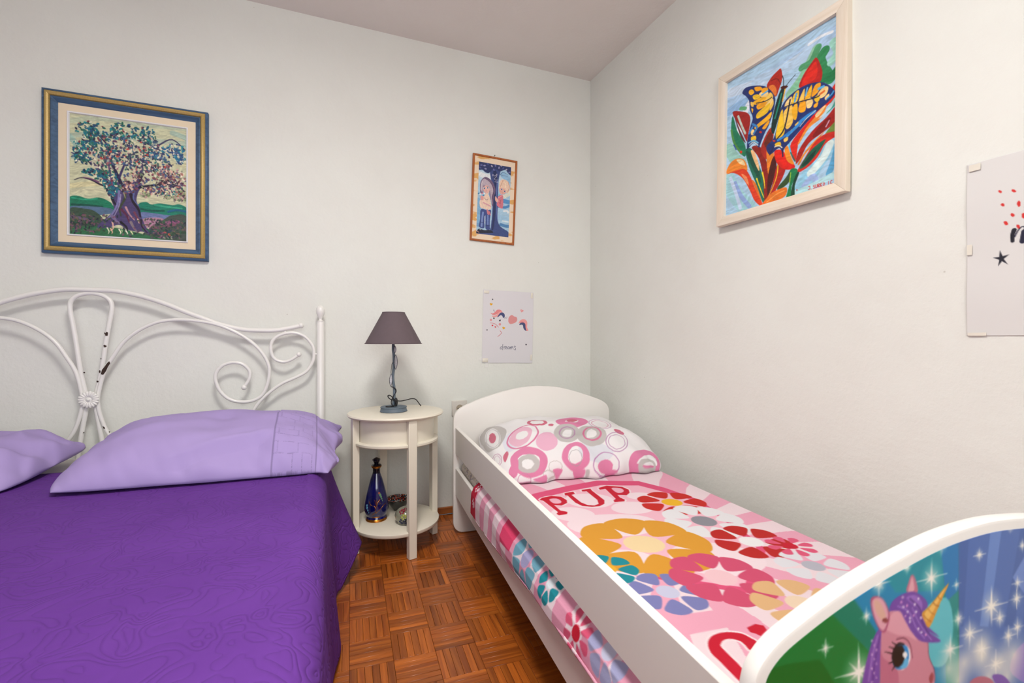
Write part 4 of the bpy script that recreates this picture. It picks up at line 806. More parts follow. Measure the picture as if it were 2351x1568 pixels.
CPIL = """p|dfe2ea|1|950,1638 1144,1548 1291,1709 1191,1849 970,1839
p|e2e4ee|1|234,1116 361,1015 375,1347 247,1427
p|c3bfbd|1|40,382 174,251 334,633 328,935 187,1186 47,1116 27,754
p|eeecec|0|234,1015 214,1095 187,1136 161,1166 127,1166 100,1136 80,1065 74,975 67,884 80,744 94,643 114,563 140,492 174,452 207,462 234,503 254,573 268,653 268,774 254,915
s|c0bcc0|0.0057,0.0057|227,995 207,1055 194,1106 167,1126 147,1136 127,1136 107,1106 94,1055 87,995 80,925 74,854 94,744 107,673 120,613 134,563 161,523 181,513 207,523 227,553 241,593 254,653 261,724 254,824 241,925 227,995
p|cf6f86|0|194,925 181,965 167,995 154,1005 140,1005 134,995 120,965 114,925 114,884 120,824 140,734 154,693 161,653 181,643 194,643 207,653 214,683 221,724 214,794 207,864
p|e9b8cc|1|294,1206 415,1015 542,1025 569,1176 475,1387 361,1407
p|efeeee|0|515,1196 515,1226 502,1256 488,1276 468,1286 448,1296 428,1286 408,1276 395,1256 381,1226 381,1196 388,1166 395,1146 408,1126 428,1116 448,1116 475,1116 488,1126 508,1146 515,1166
s|d9799f|0.01,0.01|635,1116 629,1196 609,1276 575,1337 542,1387 502,1427 455,1467 415,1467 375,1447 334,1417 308,1377 288,1327 274,1266 274,1216 294,1156 321,1095 361,1055 401,1025 448,1005 495,985 548,965 589,975 615,1015 635,1055 635,1116
p|e9b4cc|0|776,1467 763,1518 736,1558 709,1588 676,1598 635,1608 602,1598 575,1568 555,1528 548,1487 555,1427 575,1367 602,1317 635,1286 676,1246 716,1236 749,1256 763,1317 776,1367 783,1417
p|cf6f86|0|829,1065 829,1065 823,1075 816,1085 809,1085 796,1085 789,1075 783,1075 776,1065 776,1055 776,1045 783,1035 783,1035 796,1025 803,1025 809,1025 823,1025 829,1035 829,1045 836,1045
s|cf6f86|0.0196,0.0196|769,965 763,985 749,995 729,1015 709,1015 689,1005 662,1005 642,995 622,975 609,955 602,915 595,894 602,864 609,844 629,804 649,784 676,754 709,724 729,744 742,794 749,854 763,884 769,915 769,955 769,965
s|df85ab|0.0556,0.0556|1217,874 1204,894 1184,915 1151,955 1104,1015 1064,1055 1023,1065 997,1055 963,1055 943,1035 930,1015 923,995 930,955 950,905 977,844 1010,794 1043,774 1077,764 1117,744 1151,754 1177,774 1197,794 1211,824 1217,844 1217,874
p|cf6f86|0|1151,834 1144,854 1130,864 1117,874 1090,905 1050,975 1030,985 1010,995 1003,975 1003,945 1010,915 1030,854 1050,814 1064,804 1084,794 1104,784 1124,784 1137,794 1151,804 1157,814
s|c9a0c0|0.0056,0.0056|1465,1106 1405,1236 1378,1266 1351,1286 1324,1286 1291,1276 1271,1246 1258,1196 1258,1106 1251,1055 1251,1005 1251,965 1264,915 1284,874 1311,844 1344,814 1378,804 1411,804 1445,814 1478,824 1505,844 1512,905 1512,955 1498,1015 1465,1106
s|d8a0b8|0.0056,0.0056|1445,1065 1391,1186 1365,1226 1344,1246 1324,1236 1304,1226 1291,1196 1284,1146 1284,1085 1278,1045 1278,1005 1278,975 1291,935 1304,905 1324,884 1351,864 1378,844 1398,854 1425,864 1445,884 1465,894 1472,935 1472,975 1465,1015 1445,1065
p|cf6f86|0|1525,1377 1512,1397 1498,1407 1478,1407 1465,1407 1445,1397 1431,1387 1425,1367 1418,1347 1418,1327 1425,1307 1431,1296 1452,1286 1465,1286 1485,1286 1505,1296 1512,1317 1525,1327 1532,1347 1532,1367
s|c3bfbd|0.0502,0.0502|1017,1266 990,1357 963,1417 943,1447 923,1457 903,1457 876,1447 856,1437 836,1427 823,1407 816,1377 809,1347 823,1286 843,1226 863,1186 883,1156 910,1126 936,1116 963,1116 990,1116 1010,1126 1023,1146 1030,1176 1030,1216 1017,1266
s|b890b0|0.0082,0.0082|1003,1256 990,1307 963,1377 936,1417 923,1427 903,1427 883,1427 863,1417 849,1407 836,1387 829,1357 829,1327 843,1266 856,1226 876,1186 896,1156 916,1136 936,1126 963,1116 977,1126 997,1136 1010,1156 1017,1176 1017,1206 1003,1256
s|c3bfbd|0.0588,0.0588|1244,1427 1231,1457 1211,1487 1191,1508 1157,1538 1130,1548 1097,1558 1070,1558 1050,1548 1030,1528 1023,1497 1023,1457 1037,1387 1070,1286 1097,1236 1124,1196 1157,1166 1191,1146 1224,1136 1237,1176 1244,1246 1251,1296 1258,1337 1251,1387 1244,1427
s|d8789c|0.0114,0.0114|1244,1397 1231,1427 1211,1457 1191,1477 1171,1497 1137,1518 1110,1528 1090,1518 1070,1508 1057,1497 1050,1467 1057,1407 1070,1347 1097,1266 1117,1226 1144,1186 1177,1146 1204,1136 1231,1126 1251,1146 1251,1216 1251,1276 1251,1327 1251,1357 1244,1397
s|b88ab4|0.0052,0.0052|1472,1648 1445,1698 1411,1729 1385,1739 1351,1739 1324,1729 1298,1719 1278,1688 1258,1658 1251,1618 1251,1578 1258,1538 1278,1497 1298,1467 1331,1437 1365,1407 1405,1387 1445,1367 1478,1367 1505,1387 1518,1427 1525,1467 1518,1518 1498,1578 1472,1648
s|b88ab4|0.0042,0.0042|1452,1628 1425,1668 1405,1688 1378,1698 1358,1698 1331,1698 1311,1678 1298,1658 1284,1638 1278,1608 1278,1578 1284,1548 1298,1518 1311,1497 1331,1477 1358,1467 1385,1447 1418,1437 1438,1447 1458,1457 1472,1477 1478,1508 1472,1548 1465,1588 1452,1628
s|df85ab|0.0348,0.0348|990,1799 983,1839 970,1869 950,1889 930,1899 903,1910 876,1920 843,1910 823,1899 803,1879 789,1849 783,1809 789,1769 803,1719 823,1668 849,1628 876,1598 903,1588 930,1588 957,1608 977,1638 990,1668 997,1719 997,1759 990,1799
s|a8a4a6|0.0023,0.0023|950,1819 943,1839 936,1859 923,1879 910,1889 896,1899 876,1899 863,1889 843,1879 836,1869 829,1849 823,1829 823,1799 829,1769 843,1749 856,1719 876,1698 890,1698 910,1698 923,1709 936,1729 943,1749 950,1769 950,1799 950,1819
s|b87cb0|0.0047,0.0047|1311,1920 1304,1960 1284,1980 1264,1990 1237,2000 1204,2000 1164,2000 1130,2000 1090,1990 1064,1970 1043,1950 1037,1930 1037,1899 1050,1859 1070,1819 1104,1779 1137,1749 1177,1729 1217,1729 1251,1739 1278,1759 1298,1789 1311,1839 1318,1879 1311,1920
p|df85ab|0|1244,1930 1237,1960 1231,1980 1211,1990 1184,1990 1157,1990 1130,1980 1104,1970 1084,1950 1077,1930 1077,1910 1084,1889 1104,1859 1130,1839 1157,1829 1184,1819 1211,1829 1231,1849 1244,1879 1251,1910
s|df85ab|0.0469,0.0469|1880,1910 1866,1970 1833,2000 1779,2000 1706,2000 1652,2000 1612,2000 1579,2000 1545,2000 1512,2000 1492,2000 1478,1980 1472,1950 1478,1930 1498,1889 1525,1849 1565,1799 1632,1729 1706,1678 1766,1658 1826,1658 1853,1698 1880,1749 1880,1829 1880,1910
s|c3bfbd|0.0234,0.0234|1786,1960 1779,1980 1766,1990 1746,2000 1706,2000 1672,2000 1639,2000 1619,2000 1592,2000 1579,1990 1565,1990 1559,1980 1552,1970 1559,1950 1565,1940 1585,1910 1612,1889 1632,1879 1666,1869 1706,1849 1739,1849 1766,1869 1779,1899 1786,1930 1786,1960
s|df85ab|0.0499,0.0499|569,1779 555,1819 535,1849 508,1869 475,1879 428,1899 388,1910 341,1889 308,1859 274,1809 261,1769 254,1719 261,1658 274,1608 301,1578 334,1548 375,1528 415,1538 448,1558 488,1588 522,1608 548,1638 569,1678 575,1729 569,1779
s|c3bfbd|0.0322,0.0322|495,1789 488,1809 475,1829 462,1839 435,1859 415,1869 388,1879 361,1869 334,1849 321,1829 308,1799 308,1769 308,1739 314,1719 334,1688 355,1668 381,1648 401,1648 428,1648 448,1668 468,1688 482,1719 488,1749 495,1769 495,1789
p|efeeee|0|455,1789 448,1809 435,1829 421,1849 401,1859 381,1869 361,1859 348,1839 334,1819 328,1799 334,1779 341,1759 355,1739 375,1719 395,1709 408,1709 428,1709 441,1729 455,1749 455,1769
p|df85ab|1|167,1779 308,1648 247,1899 147,1960
p|cf6f86|1|167,1467 234,1377 234,1477 161,1608
s|c9a0b8|0.0056,0.0056|134,1518 127,1548 114,1568 100,1578 87,1578 74,1568 60,1548 47,1518 40,1477 40,1447 40,1417 40,1377 47,1347 54,1317 67,1307 80,1296 94,1296 107,1307 120,1317 134,1337 140,1367 147,1407 147,1447 140,1477 134,1518
s|c9a0b8|0.0036,0.0036|120,1487 114,1508 107,1528 94,1538 87,1538 80,1528 67,1518 60,1497 60,1477 54,1447 54,1427 60,1407 60,1387 67,1367 74,1347 87,1347 94,1347 100,1347 114,1357 120,1377 120,1397 127,1417 127,1447 127,1467 120,1487
s|c0b4b0|0.0025,0.0025|742,1920 736,1930 729,1950 722,1960 709,1960 696,1970 676,1970 656,1960 635,1950 622,1940 609,1920 609,1899 609,1879 615,1859 622,1839 635,1819 656,1819 669,1819 689,1829 702,1829 716,1849 729,1859 736,1879 742,1899 742,1920
p|df85ab|1|649,1930 742,1940 716,1990 676,2000
s|c0b4b0|0.0027,0.0027|662,1980 662,1990 656,1990 642,1990 622,1990 609,1990 595,1990 575,1980 562,1980 548,1970 542,1960 535,1940 535,1930 535,1920 548,1910 555,1910 569,1910 582,1910 602,1920 615,1930 635,1940 642,1950 656,1960 662,1970 662,1980
p|df85ab|1|849,1940 957,1940 943,2000 856,2000
p|c3bfbd|1|970,1950 997,1950 990,1990 963,2000
p|df85ab|1|1151,1950 1291,1980 1244,2000 1157,2000
p|df85ab|1|428,1980 555,1940 569,2000 495,2000
s|c88aac|0.0032,0.0032|401,1990 401,2000 395,2000 381,2000 361,2000 334,2000 314,2000 294,2000 274,2000 261,2000 241,2000 234,1990 234,1980 241,1960 254,1940 268,1920 294,1910 314,1899 334,1910 355,1920 368,1930 381,1940 395,1960 401,1970 401,1990"""
# ---------------------------------------------------------------- helpers
class MB:
    """collects shapes and links them as one mesh object"""
    def __init__(s): s.v = []; s.f = []; s.sm = []
    def add(s, V, F, smooth=False):
        n = len(s.v); s.v += [tuple(p) for p in V]; s.f += [tuple(i + n for i in f) for f in F]; s.sm += [smooth] * len(F); return s
    def box(s, x0, x1, y0, y1, z0, z1):
        V = [(x, y, z) for x in (x0, x1) for y in (y0, y1) for z in (z0, z1)]
        return s.add(V, [(0, 1, 3, 2), (4, 6, 7, 5), (0, 4, 5, 1), (2, 3, 7, 6), (0, 2, 6, 4), (1, 5, 7, 3)])
    def cbox(s, x0, x1, y0, y1, z0, z1, c=.002):
        """box with chamfered edges"""
        V = []
        for sx, xa, xb in ((0, x0, x0 + c), (1, x1, x1 - c)):
            for sy, ya, yb in ((0, y0, y0 + c), (1, y1, y1 - c)):
                for sz, za, zb in ((0, z0, z0 + c), (1, z1, z1 - c)): V += [(xa, yb, zb), (xb, ya, zb), (xb, yb, za)]
        bm = bmesh.new(); vs = [bm.verts.new(p) for p in V]; r = bmesh.ops.convex_hull(bm, input=vs)
        bm.verts.index_update(); F = [[v.index for v in f.verts] for f in bm.faces]; W = [v.co[:] for v in bm.verts]; bm.free()
        return s.add(W, F)
    def tube(s, P, r, n=10, closed=False, caps=True, r2=None):
        P = [Vector(p) for p in P]; N = len(P); V = []; F = []
        up = Vector((0, 0, 1)); prev = None
        for i in range(N):
            t = (P[(i + 1) % N] - P[i - 1]) if closed else (P[min(i + 1, N - 1)] - P[max(i - 1, 0)])
            t.normalize()
            if prev is None:
                a = t.cross(up) if abs(t.dot(up)) < .95 else t.cross(Vector((1, 0, 0)))
            else: a = prev - t * prev.dot(t)
            a.normalize(); prev = a; b = t.cross(a)
            rr = r[i] if isinstance(r, (list, tuple)) else (r if r2 is None else r + (r2 - r) * i / (N - 1))
            for k in range(n):
                q = 2 * math.pi * k / n; V.append(P[i] + (a * math.cos(q) + b * math.sin(q)) * rr)
        M = N if closed else N - 1
        for i in range(M):
            for k in range(n):
                j = (i + 1) % N; F.append((i * n + k, i * n + (k + 1) % n, j * n + (k + 1) % n, j * n + k))
        s.add(V, F, True)
        if caps and not closed:
            base = len(s.v) - len(V); s.f += [tuple(base + k for k in reversed(range(n))), tuple(base + (N - 1) * n + k for k in range(n))]; s.sm += [False, False]
        return s
    def lathe(s, prof, n=40, cx=0, cy=0, smooth=True, sx=1.0, sy=1.0):
        V = []; F = []; m = len(prof)
        for r, z in prof:
            for k in range(n):
                a = 2 * math.pi * k / n; V.append((cx + r * sx * math.cos(a), cy + r * sy * math.sin(a), z))
        for i in range(m - 1):
            for k in range(n): F.append((i * n + k, i * n + (k + 1) % n, (i + 1) * n + (k + 1) % n, (i + 1) * n + k))
        if prof[0][0] > 1e-6: F.append(tuple(reversed(range(n))))
        if prof[-1][0] > 1e-6: F.append(tuple((m - 1) * n + k for k in range(n)))
        return s.add(V, F, smooth)
    def prism(s, outline, d0, d1, plane='xz', bev=0.0):
        """outline (a, b) extruded along the third axis, with an optional rounded rim"""
        O = [Vector((a, b)) for a, b in outline]; n = len(O)
        area2 = sum(O[i].x * O[(i + 1) % n].y - O[(i + 1) % n].x * O[i].y for i in range(n))
        if area2 < 0: O.reverse()
        def inset(k):
            out = []
            for i in range(n):
                e1 = (O[i] - O[i - 1]).normalized(); e2 = (O[(i + 1) % n] - O[i]).normalized()
                m = Vector((-e1.y - e2.y, e1.x + e2.x)); l = m.length
                m = m / l if l > 1e-6 else Vector((-e1.y, e1.x))
                c = max(m.dot(Vector((-e1.y, e1.x))), .4); out.append(O[i] + m * (k / c))
            return out
        sg = 1 if d1 > d0 else -1
        rings = [(O, d0), (O, d1)] if bev <= 0 else [(inset(bev), d0), (inset(bev * .3), d0 + sg * bev * .3), (O, d0 + sg * bev), (O, d1 - sg * bev), (inset(bev * .3), d1 - sg * bev * .3), (inset(bev), d1)]
        V = []; F = []
        for R, d in rings:
            for p in R: V.append({'xz': (p.x, d, p.y), 'xy': (p.x, p.y, d), 'yz': (d, p.x, p.y)}[plane])
        m = len(rings)
        for i in range(m - 1):
            for k in range(n): F.append((i * n + k, i * n + (k + 1) % n, (i + 1) * n + (k + 1) % n, (i + 1) * n + k))
        F.append(tuple(reversed(range(n)))); F.append(tuple((m - 1) * n + k for k in range(n)))
        return s.add(V, F, False)
    def ball(s, c, r, n=14, m=9, sx=1, sy=1, sz=1):
        pr = [(max(r * math.sin(math.pi * i / m), 1e-7), -r * math.cos(math.pi * i / m)) for i in range(m + 1)]
        V = []; F = []
        for rr, z in pr:
            for k in range(n):
                a = 2 * math.pi * k / n; V.append((c[0] + rr * sx * math.cos(a), c[1] + rr * sy * math.sin(a), c[2] + z * sz))
        for i in range(m):
            for k in range(n): F.append((i * n + k, i * n + (k + 1) % n, (i + 1) * n + (k + 1) % n, (i + 1) * n + k))
        return s.add(V, F, True)
    def mesh(s, name, fix=True):
        me = bpy.data.meshes.new(name); me.from_pydata(s.v, [], s.f)
        me.polygons.foreach_set('use_smooth', s.sm)
        if fix:
            bm = bmesh.new(); bm.from_mesh(me); bmesh.ops.remove_doubles(bm, verts=bm.verts, dist=1e-6)
            bmesh.ops.recalc_face_normals(bm, faces=bm.faces); bm.to_mesh(me); bm.free()
            me.set_sharp_from_angle(angle=math.radians(38))
        return me
    def obj(s, name, mat, parent=None, **kw): return link(name, s.mesh(name), mat, parent, **kw)

def link(name, me, mat, parent=None, label=None, cat=None, group=None, kind=None, loc=None, rot=None):
    o = bpy.data.objects.new(name, me); COL.objects.link(o)
    if me is not None and mat is not None and not me.materials: me.materials.append(mat)
    if parent is not None: o.parent = parent
    if loc is not None: o.location = loc
    if rot is not None: o.rotation_euler = rot
    tag(o, label, cat, group, kind); return o
def tag(o, label=None, cat=None, group=None, kind=None):
    for k, v in (('label', label), ('category', cat), ('group', group), ('kind', kind)):
        if v: o[k] = v
    return o
def thing(name, label, cat, loc=(0, 0, 0), rz=0.0, group=None, rot=None):
    return link(name, None, None, None, label, cat, group, None, loc, rot or (0, 0, rz))
def smooth_path(P, n=6, closed=False):
    Q = catmull([p[:] for p in P], closed, n); return [tuple(q) for q in Q]
def grid_mesh(name, V, ny, nx, col=None, smooth=True, thick=0.0, closed_u=False):
    """V: (ny, nx, 3) array; optional per-vertex print colours (sRGB 0..1); optional thickness"""
    V = np.asarray(V, float).reshape(-1, 3); idx = np.arange(ny * nx).reshape(ny, nx)
    F = np.stack([idx[:-1, :-1], idx[:-1, 1:], idx[1:, 1:], idx[1:, :-1]], -1).reshape(-1, 4)
    me = bpy.data.meshes.new(name); me.from_pydata(V.tolist(), [], F.tolist())
    me.polygons.foreach_set('use_smooth', [smooth] * len(F))
    if col is not None: put_print(me, col)
    return me
def put_print(me, col):
    at = me.color_attributes.new('print', 'FLOAT_COLOR', 'POINT'); c = to_lin(np.asarray(col).reshape(-1, 3))
    at.data.foreach_set('color', np.concatenate([c, np.ones((len(c), 1))], 1).astype(np.float32).ravel())

# ---------------------------------------------------------------- materials
def lin(h): return tuple(to_lin(hexc(h))) + (1.0,)
def new_mat(name):
    m = bpy.data.materials.new(name); m.use_nodes = True; return m, m.node_tree.nodes, m.node_tree.links, m.node_tree.nodes['Principled BSDF']
def node(nt, ty, **kw):
    n = nt.new(ty)
    for k, v in kw.items():
        if k in n.inputs: n.inputs[k].default_value = v
        else: setattr(n, k, v)
    return n
def plain(name, col, rough=.5, var=.04, vscale=8.0, bump=0.0, bscale=60.0, bdist=.002, metal=0.0, sheen=0.0, coat=0.0, spec=.5, stretch=None):
    m, N, L, P = new_mat(name)
    P.inputs['Roughness'].default_value = rough; P.inputs['Metallic'].default_value = metal
    P.inputs['Specular IOR Level'].default_value = spec
    if sheen: P.inputs['Sheen Weight'].default_value = sheen; P.inputs['Sheen Roughness'].default_value = .5
    if coat: P.inputs['Coat Weight'].default_value = coat; P.inputs['Coat Roughness'].default_value = .15
    tc = N.new('ShaderNodeTexCoord'); src = tc.outputs['Object']
    if stretch:
        mp = N.new('ShaderNodeMapping'); mp.inputs['Scale'].default_value = stretch; L.new(src, mp.inputs['Vector']); src = mp.outputs['Vector']
    nz = node(N, 'ShaderNodeTexNoise', Scale=vscale, Detail=6.0); L.new(src, nz.inputs['Vector'])
    mx = N.new('ShaderNodeMix'); mx.data_type = 'RGBA'; c = lin(col)
    mx.inputs[6].default_value = tuple(max(v * (1 - var * 2), 0) for v in c[:3]) + (1,); mx.inputs[7].default_value = tuple(min(v * (1 + var), 1) for v in c[:3]) + (1,)
    L.new(nz.outputs['Fac'], mx.inputs[0]); L.new(mx.outputs[2], P.inputs['Base Color'])
    if bump:
        n2 = node(N, 'ShaderNodeTexNoise', Scale=bscale, Detail=5.0); L.new(src, n2.inputs['Vector'])
        bp = node(N, 'ShaderNodeBump', Strength=bump, Distance=bdist); L.new(n2.outputs['Fac'], bp.inputs['Height']); L.new(bp.outputs['Normal'], P.inputs['Normal'])
    return m
def print_mat(name, rough=.6, bump=0.0, bscale=300.0, coat=0.0, sheen=0.0, bdist=.001):
    m, N, L, P = new_mat(name); P.inputs['Roughness'].default_value = rough
    at = N.new('ShaderNodeVertexColor'); at.layer_name = 'print'; L.new(at.outputs['Color'], P.inputs['Base Color'])
    if coat: P.inputs['Coat Weight'].default_value = coat; P.inputs['Coat Roughness'].default_value = .12
    if sheen: P.inputs['Sheen Weight'].default_value = sheen
    P.inputs['Specular IOR Level'].default_value = .35
    if bump:
        tc = N.new('ShaderNodeTexCoord'); n2 = node(N, 'ShaderNodeTexNoise', Scale=bscale, Detail=4.0); L.new(tc.outputs['Object'], n2.inputs['Vector'])
        bp = node(N, 'ShaderNodeBump', Strength=bump, Distance=bdist); L.new(n2.outputs['Fac'], bp.inputs['Height']); L.new(bp.outputs['Normal'], P.inputs['Normal'])
    return m
def wood(name, dark, light, scale=1.0, axis='x', rough=.4, coat=0.0, rnd=False, bump=.1):
    """straight grain running along the local axis; with rnd every object gets its own shade and its own stretch of grain"""
    m, N, L, P = new_mat(name); P.inputs['Roughness'].default_value = rough
    if coat: P.inputs['Coat Weight'].default_value = coat; P.inputs['Coat Roughness'].default_value = .25
    tc = N.new('ShaderNodeTexCoord'); mp = N.new('ShaderNodeMapping'); L.new(tc.outputs['Object'], mp.inputs['Vector'])
    mp.inputs['Scale'].default_value = {'x': (3 * scale, 60 * scale, 60 * scale), 'y': (60 * scale, 3 * scale, 60 * scale), 'z': (60 * scale, 60 * scale, 3 * scale)}[axis]
    src = mp.outputs['Vector']
    if rnd:
        oi = N.new('ShaderNodeObjectInfo'); cm = N.new('ShaderNodeCombineXYZ'); ml = node(N, 'ShaderNodeMath', operation='MULTIPLY'); ml.inputs[1].default_value = 97.0
        L.new(oi.outputs['Random'], ml.inputs[0])
        for k in range(3): L.new(ml.outputs[0], cm.inputs[k])
        ad = node(N, 'ShaderNodeVectorMath', operation='ADD'); L.new(src, ad.inputs[0]); L.new(cm.outputs[0], ad.inputs[1]); src = ad.outputs[0]
    n1 = node(N, 'ShaderNodeTexNoise', Scale=1.0, Detail=7.0, Roughness=.65, Distortion=.6); L.new(src, n1.inputs['Vector'])
    rp = N.new('ShaderNodeValToRGB'); e = rp.color_ramp.elements; e[0].position = .30; e[1].position = .70; e[0].color = lin(dark); e[1].color = lin(light)
    L.new(n1.outputs['Fac'], rp.inputs['Fac']); out = rp.outputs['Color']
    if rnd:
        hs = N.new('ShaderNodeHueSaturation'); mr = node(N, 'ShaderNodeMapRange'); mr.inputs[3].default_value = .72; mr.inputs[4].default_value = 1.28
        L.new(oi.outputs['Random'], mr.inputs[0]); L.new(mr.outputs[0], hs.inputs['Value']); L.new(out, hs.inputs['Color']); out = hs.outputs['Color']
    L.new(out, P.inputs['Base Color'])
    bp = node(N, 'ShaderNodeBump', Strength=bump, Distance=.001); L.new(n1.outputs['Fac'], bp.inputs['Height']); L.new(bp.outputs['Normal'], P.inputs['Normal'])
    return m
def plaster(name, col, stain, bump=.35):
    m, N, L, P = new_mat(name); P.inputs['Roughness'].default_value = .85; P.inputs['Specular IOR Level'].default_value = .2
    tc = N.new('ShaderNodeTexCoord'); src = tc.outputs['Object']
    n1 = node(N, 'ShaderNodeTexNoise', Scale=1.7, Detail=5.0, Roughness=.6); n2 = node(N, 'ShaderNodeTexNoise', Scale=9.0, Detail=9.0, Roughness=.62); n3 = node(N, 'ShaderNodeTexNoise', Scale=70.0, Detail=5.0)
    for n in (n1, n2, n3): L.new(src, n.inputs['Vector'])
    rp = N.new('ShaderNodeValToRGB'); e = rp.color_ramp.elements; e[0].position = .25; e[1].position = .62; e[0].color = lin(stain); e[1].color = lin(col)
    L.new(n1.outputs['Fac'], rp.inputs['Fac'])
    # rare scuffs and specks
    vz = node(N, 'ShaderNodeTexVoronoi', Scale=6.0); L.new(src, vz.inputs['Vector'])
    sp = N.new('ShaderNodeValToRGB'); q = sp.color_ramp.elements; q[0].position = .006; q[1].position = .02; q[0].color = (.72, .70, .66, 1); q[1].color = (1, 1, 1, 1)
    L.new(vz.outputs['Distance'], sp.inputs['Fac'])
    mu = N.new('ShaderNodeMix'); mu.data_type = 'RGBA'; mu.blend_type = 'MULTIPLY'; mu.inputs[0].default_value = 1.0
    L.new(rp.outputs['Color'], mu.inputs[6]); L.new(sp.outputs['Color'], mu.inputs[7]); L.new(mu.outputs[2], P.inputs['Base Color'])
    ad = node(N, 'ShaderNodeMath', operation='MULTIPLY_ADD'); ad.inputs[1].default_value = .18; L.new(n3.outputs['Fac'], ad.inputs[0]); L.new(n2.outputs['Fac'], ad.inputs[2])
    bp = node(N, 'ShaderNodeBump', Strength=bump, Distance=.012); L.new(ad.outputs[0], bp.inputs['Height']); L.new(bp.outputs['Normal'], P.inputs['Normal'])
    return m
def glass(name, col=(1, 1, 1, 1), rough=0.0, ior=1.45):
    m, N, L, P = new_mat(name); P.inputs['Base Color'].default_value = col; P.inputs['Transmission Weight'].default_value = 1.0
    P.inputs['Roughness'].default_value = rough; P.inputs['IOR'].default_value = ior; return m
# ---------------------------------------------------------------- the room
M = {}
M['wall'] = plaster('white_wall_plaster', 'e4e6e0', 'dfdfd9')
M['ceil'] = plaster('ceiling_plaster', 'e8e3de', 'e3ddd7', .25)
M['base'] = wood('brown_baseboard_wood', '8a4a1e', 'b4692e', 1.0, 'x', .45)
M['subfloor'] = plain('dark_floor_joints', '4a2a14', .8, .1, 20)
M['white_paint'] = plain('white_window_paint', 'e8e8e6', .4)
M['glass'] = glass('window_glass')

MB().box(XL - .1, xr(REAR) + .3, D, D + .12, 0, CEIL + .1).obj('wall_back', M['wall'], kind='structure')
V = [(XC, D), (xr(REAR - .1), REAR - .1), (xr(REAR - .1) + .12, REAR - .1), (XC + .12, D)]
MB().prism(V, 0, CEIL + .1, 'xy').obj('wall_right', M['wall'], kind='structure')
MB().box(XL - .12, XL, REAR - .1, D, 0, CEIL + .1).obj('wall_left', M['wall'], kind='structure')
x0, x1, z0, z1 = WIN; xe = xr(REAR)
w = MB().box(XL, x0, REAR - .14, REAR, 0, CEIL).box(x1, xe, REAR - .14, REAR, 0, CEIL).box(x0, x1, REAR - .14, REAR, 0, z0).box(x0, x1, REAR - .14, REAR, z1, CEIL)
w.obj('wall_rear', M['wall'], kind='structure')
MB().box(XL - .1, xe + .2, REAR - .14, D + .1, CEIL, CEIL + .12).obj('ceiling', M['ceil'], kind='structure')
win = link('window_1', None, None, None, kind='structure', loc=((x0 + x1) / 2, REAR - .08, z0))
ww, wh = (x1 - x0) / 2, z1 - z0
f = MB().box(-ww, ww, -.03, .03, 0, .06).box(-ww, ww, -.03, .03, wh - .06, wh).box(-ww, -ww + .06, -.03, .03, .06, wh - .06).box(ww - .06, ww, -.03, .03, .06, wh - .06).box(-.04, .04, -.03, .03, .06, wh - .06)
f.obj('window_frame', M['white_paint'], win)
for s_ in (-1, 1): MB().box(min(s_ * .04, s_ * (ww - .06)), max(s_ * .04, s_ * (ww - .06)), -.004, .004, .06, wh - .06).obj('pane', M['glass'], win)
MB().cbox(-ww - .04, ww + .04, .08, .2, -.035, -.002).obj('window_sill', M['white_paint'], win)

BH = .035
MB().cbox(XL + .001, XC - .001, D - .015, D - .0005, 0.0005, BH).obj('baseboard_back', M['base'], kind='structure')
MB().prism([(XC - .001, D - .016), (xr(REAR) - .001, REAR), (xr(REAR) - .016, REAR), (XC - .016, D - .016)], .0005, BH, 'xy').obj('baseboard_right', M['base'], kind='structure')
MB().cbox(XL + .0005, XL + .015, REAR, D - .016, .0005, BH).obj('baseboard_left', M['base'], kind='structure')

# mosaic parquet: squares of six strips, laid basket-weave
M['strip'] = wood('oak_parquet_strip', '78340a', 'bd6822', 1.0, 'x', .36, .2, True, .15)
M['strip_far'] = wood('oak_parquet_strip_far', '78340a', 'bd6822', 1.0, 'x', .36, .2, False, .15)
fl = MB().box(XL, xr(REAR) + .02, REAR, D, -.10, -.0065).obj('floor', M['subfloor'], kind='structure')
SQ = .1195; NS = 6; PA = math.radians(-2.2); PO = (.311, 1.945)
def f2w(a, b): return (PO[0] + a * math.cos(PA) - b * math.sin(PA), PO[1] + a * math.sin(PA) + b * math.cos(PA))
def seen(x, y):
    s_, c_ = math.sin(math.radians(21.47)), math.cos(math.radians(21.47)); d = x * s_ + y * c_; r = x * c_ - y * s_
    return d > .3 and y < 2.4 and x > -.01 and x < .56 and -.42 < r / d < .16 and CAM_H / d < .78
sw = SQ / NS
sm = MB().cbox(-SQ / 2 + .0004, SQ / 2 - .0004, -sw / 2 + .00035, sw / 2 - .00035, -.0062, 0, .0005).mesh('parquet_strip'); sm.materials.append(M['strip'])
rng = random.Random(11); near = []; far = []
for i in range(-24, 14):
    for j in range(-30, 6):
        for k in range(NS):
            hor = (i + j) % 2 != 0
            a, b = ((i + .5) * SQ, j * SQ + (k + .5) * sw) if hor else (i * SQ + (k + .5) * sw, (j + .5) * SQ)
            x, y = f2w(a, b)
            if not (XL - .05 < x < xr(y) + .055 and REAR - .05 < y < D - (.02 if hor else -.04)): continue
            L_ = 1.0
            if not hor and y + SQ / 2 > D - .018:      # cut short against the wall
                L_ = (D - .018 - (y - SQ / 2)) / SQ; y = (D - .018 + y - SQ / 2) / 2
                if L_ < .06: continue
            (near if seen(x, y) else far).append((x, y, hor, L_))
near.sort(key=lambda t: t[0] ** 2 + t[1] ** 2); far += near[300:]; near = near[:300]
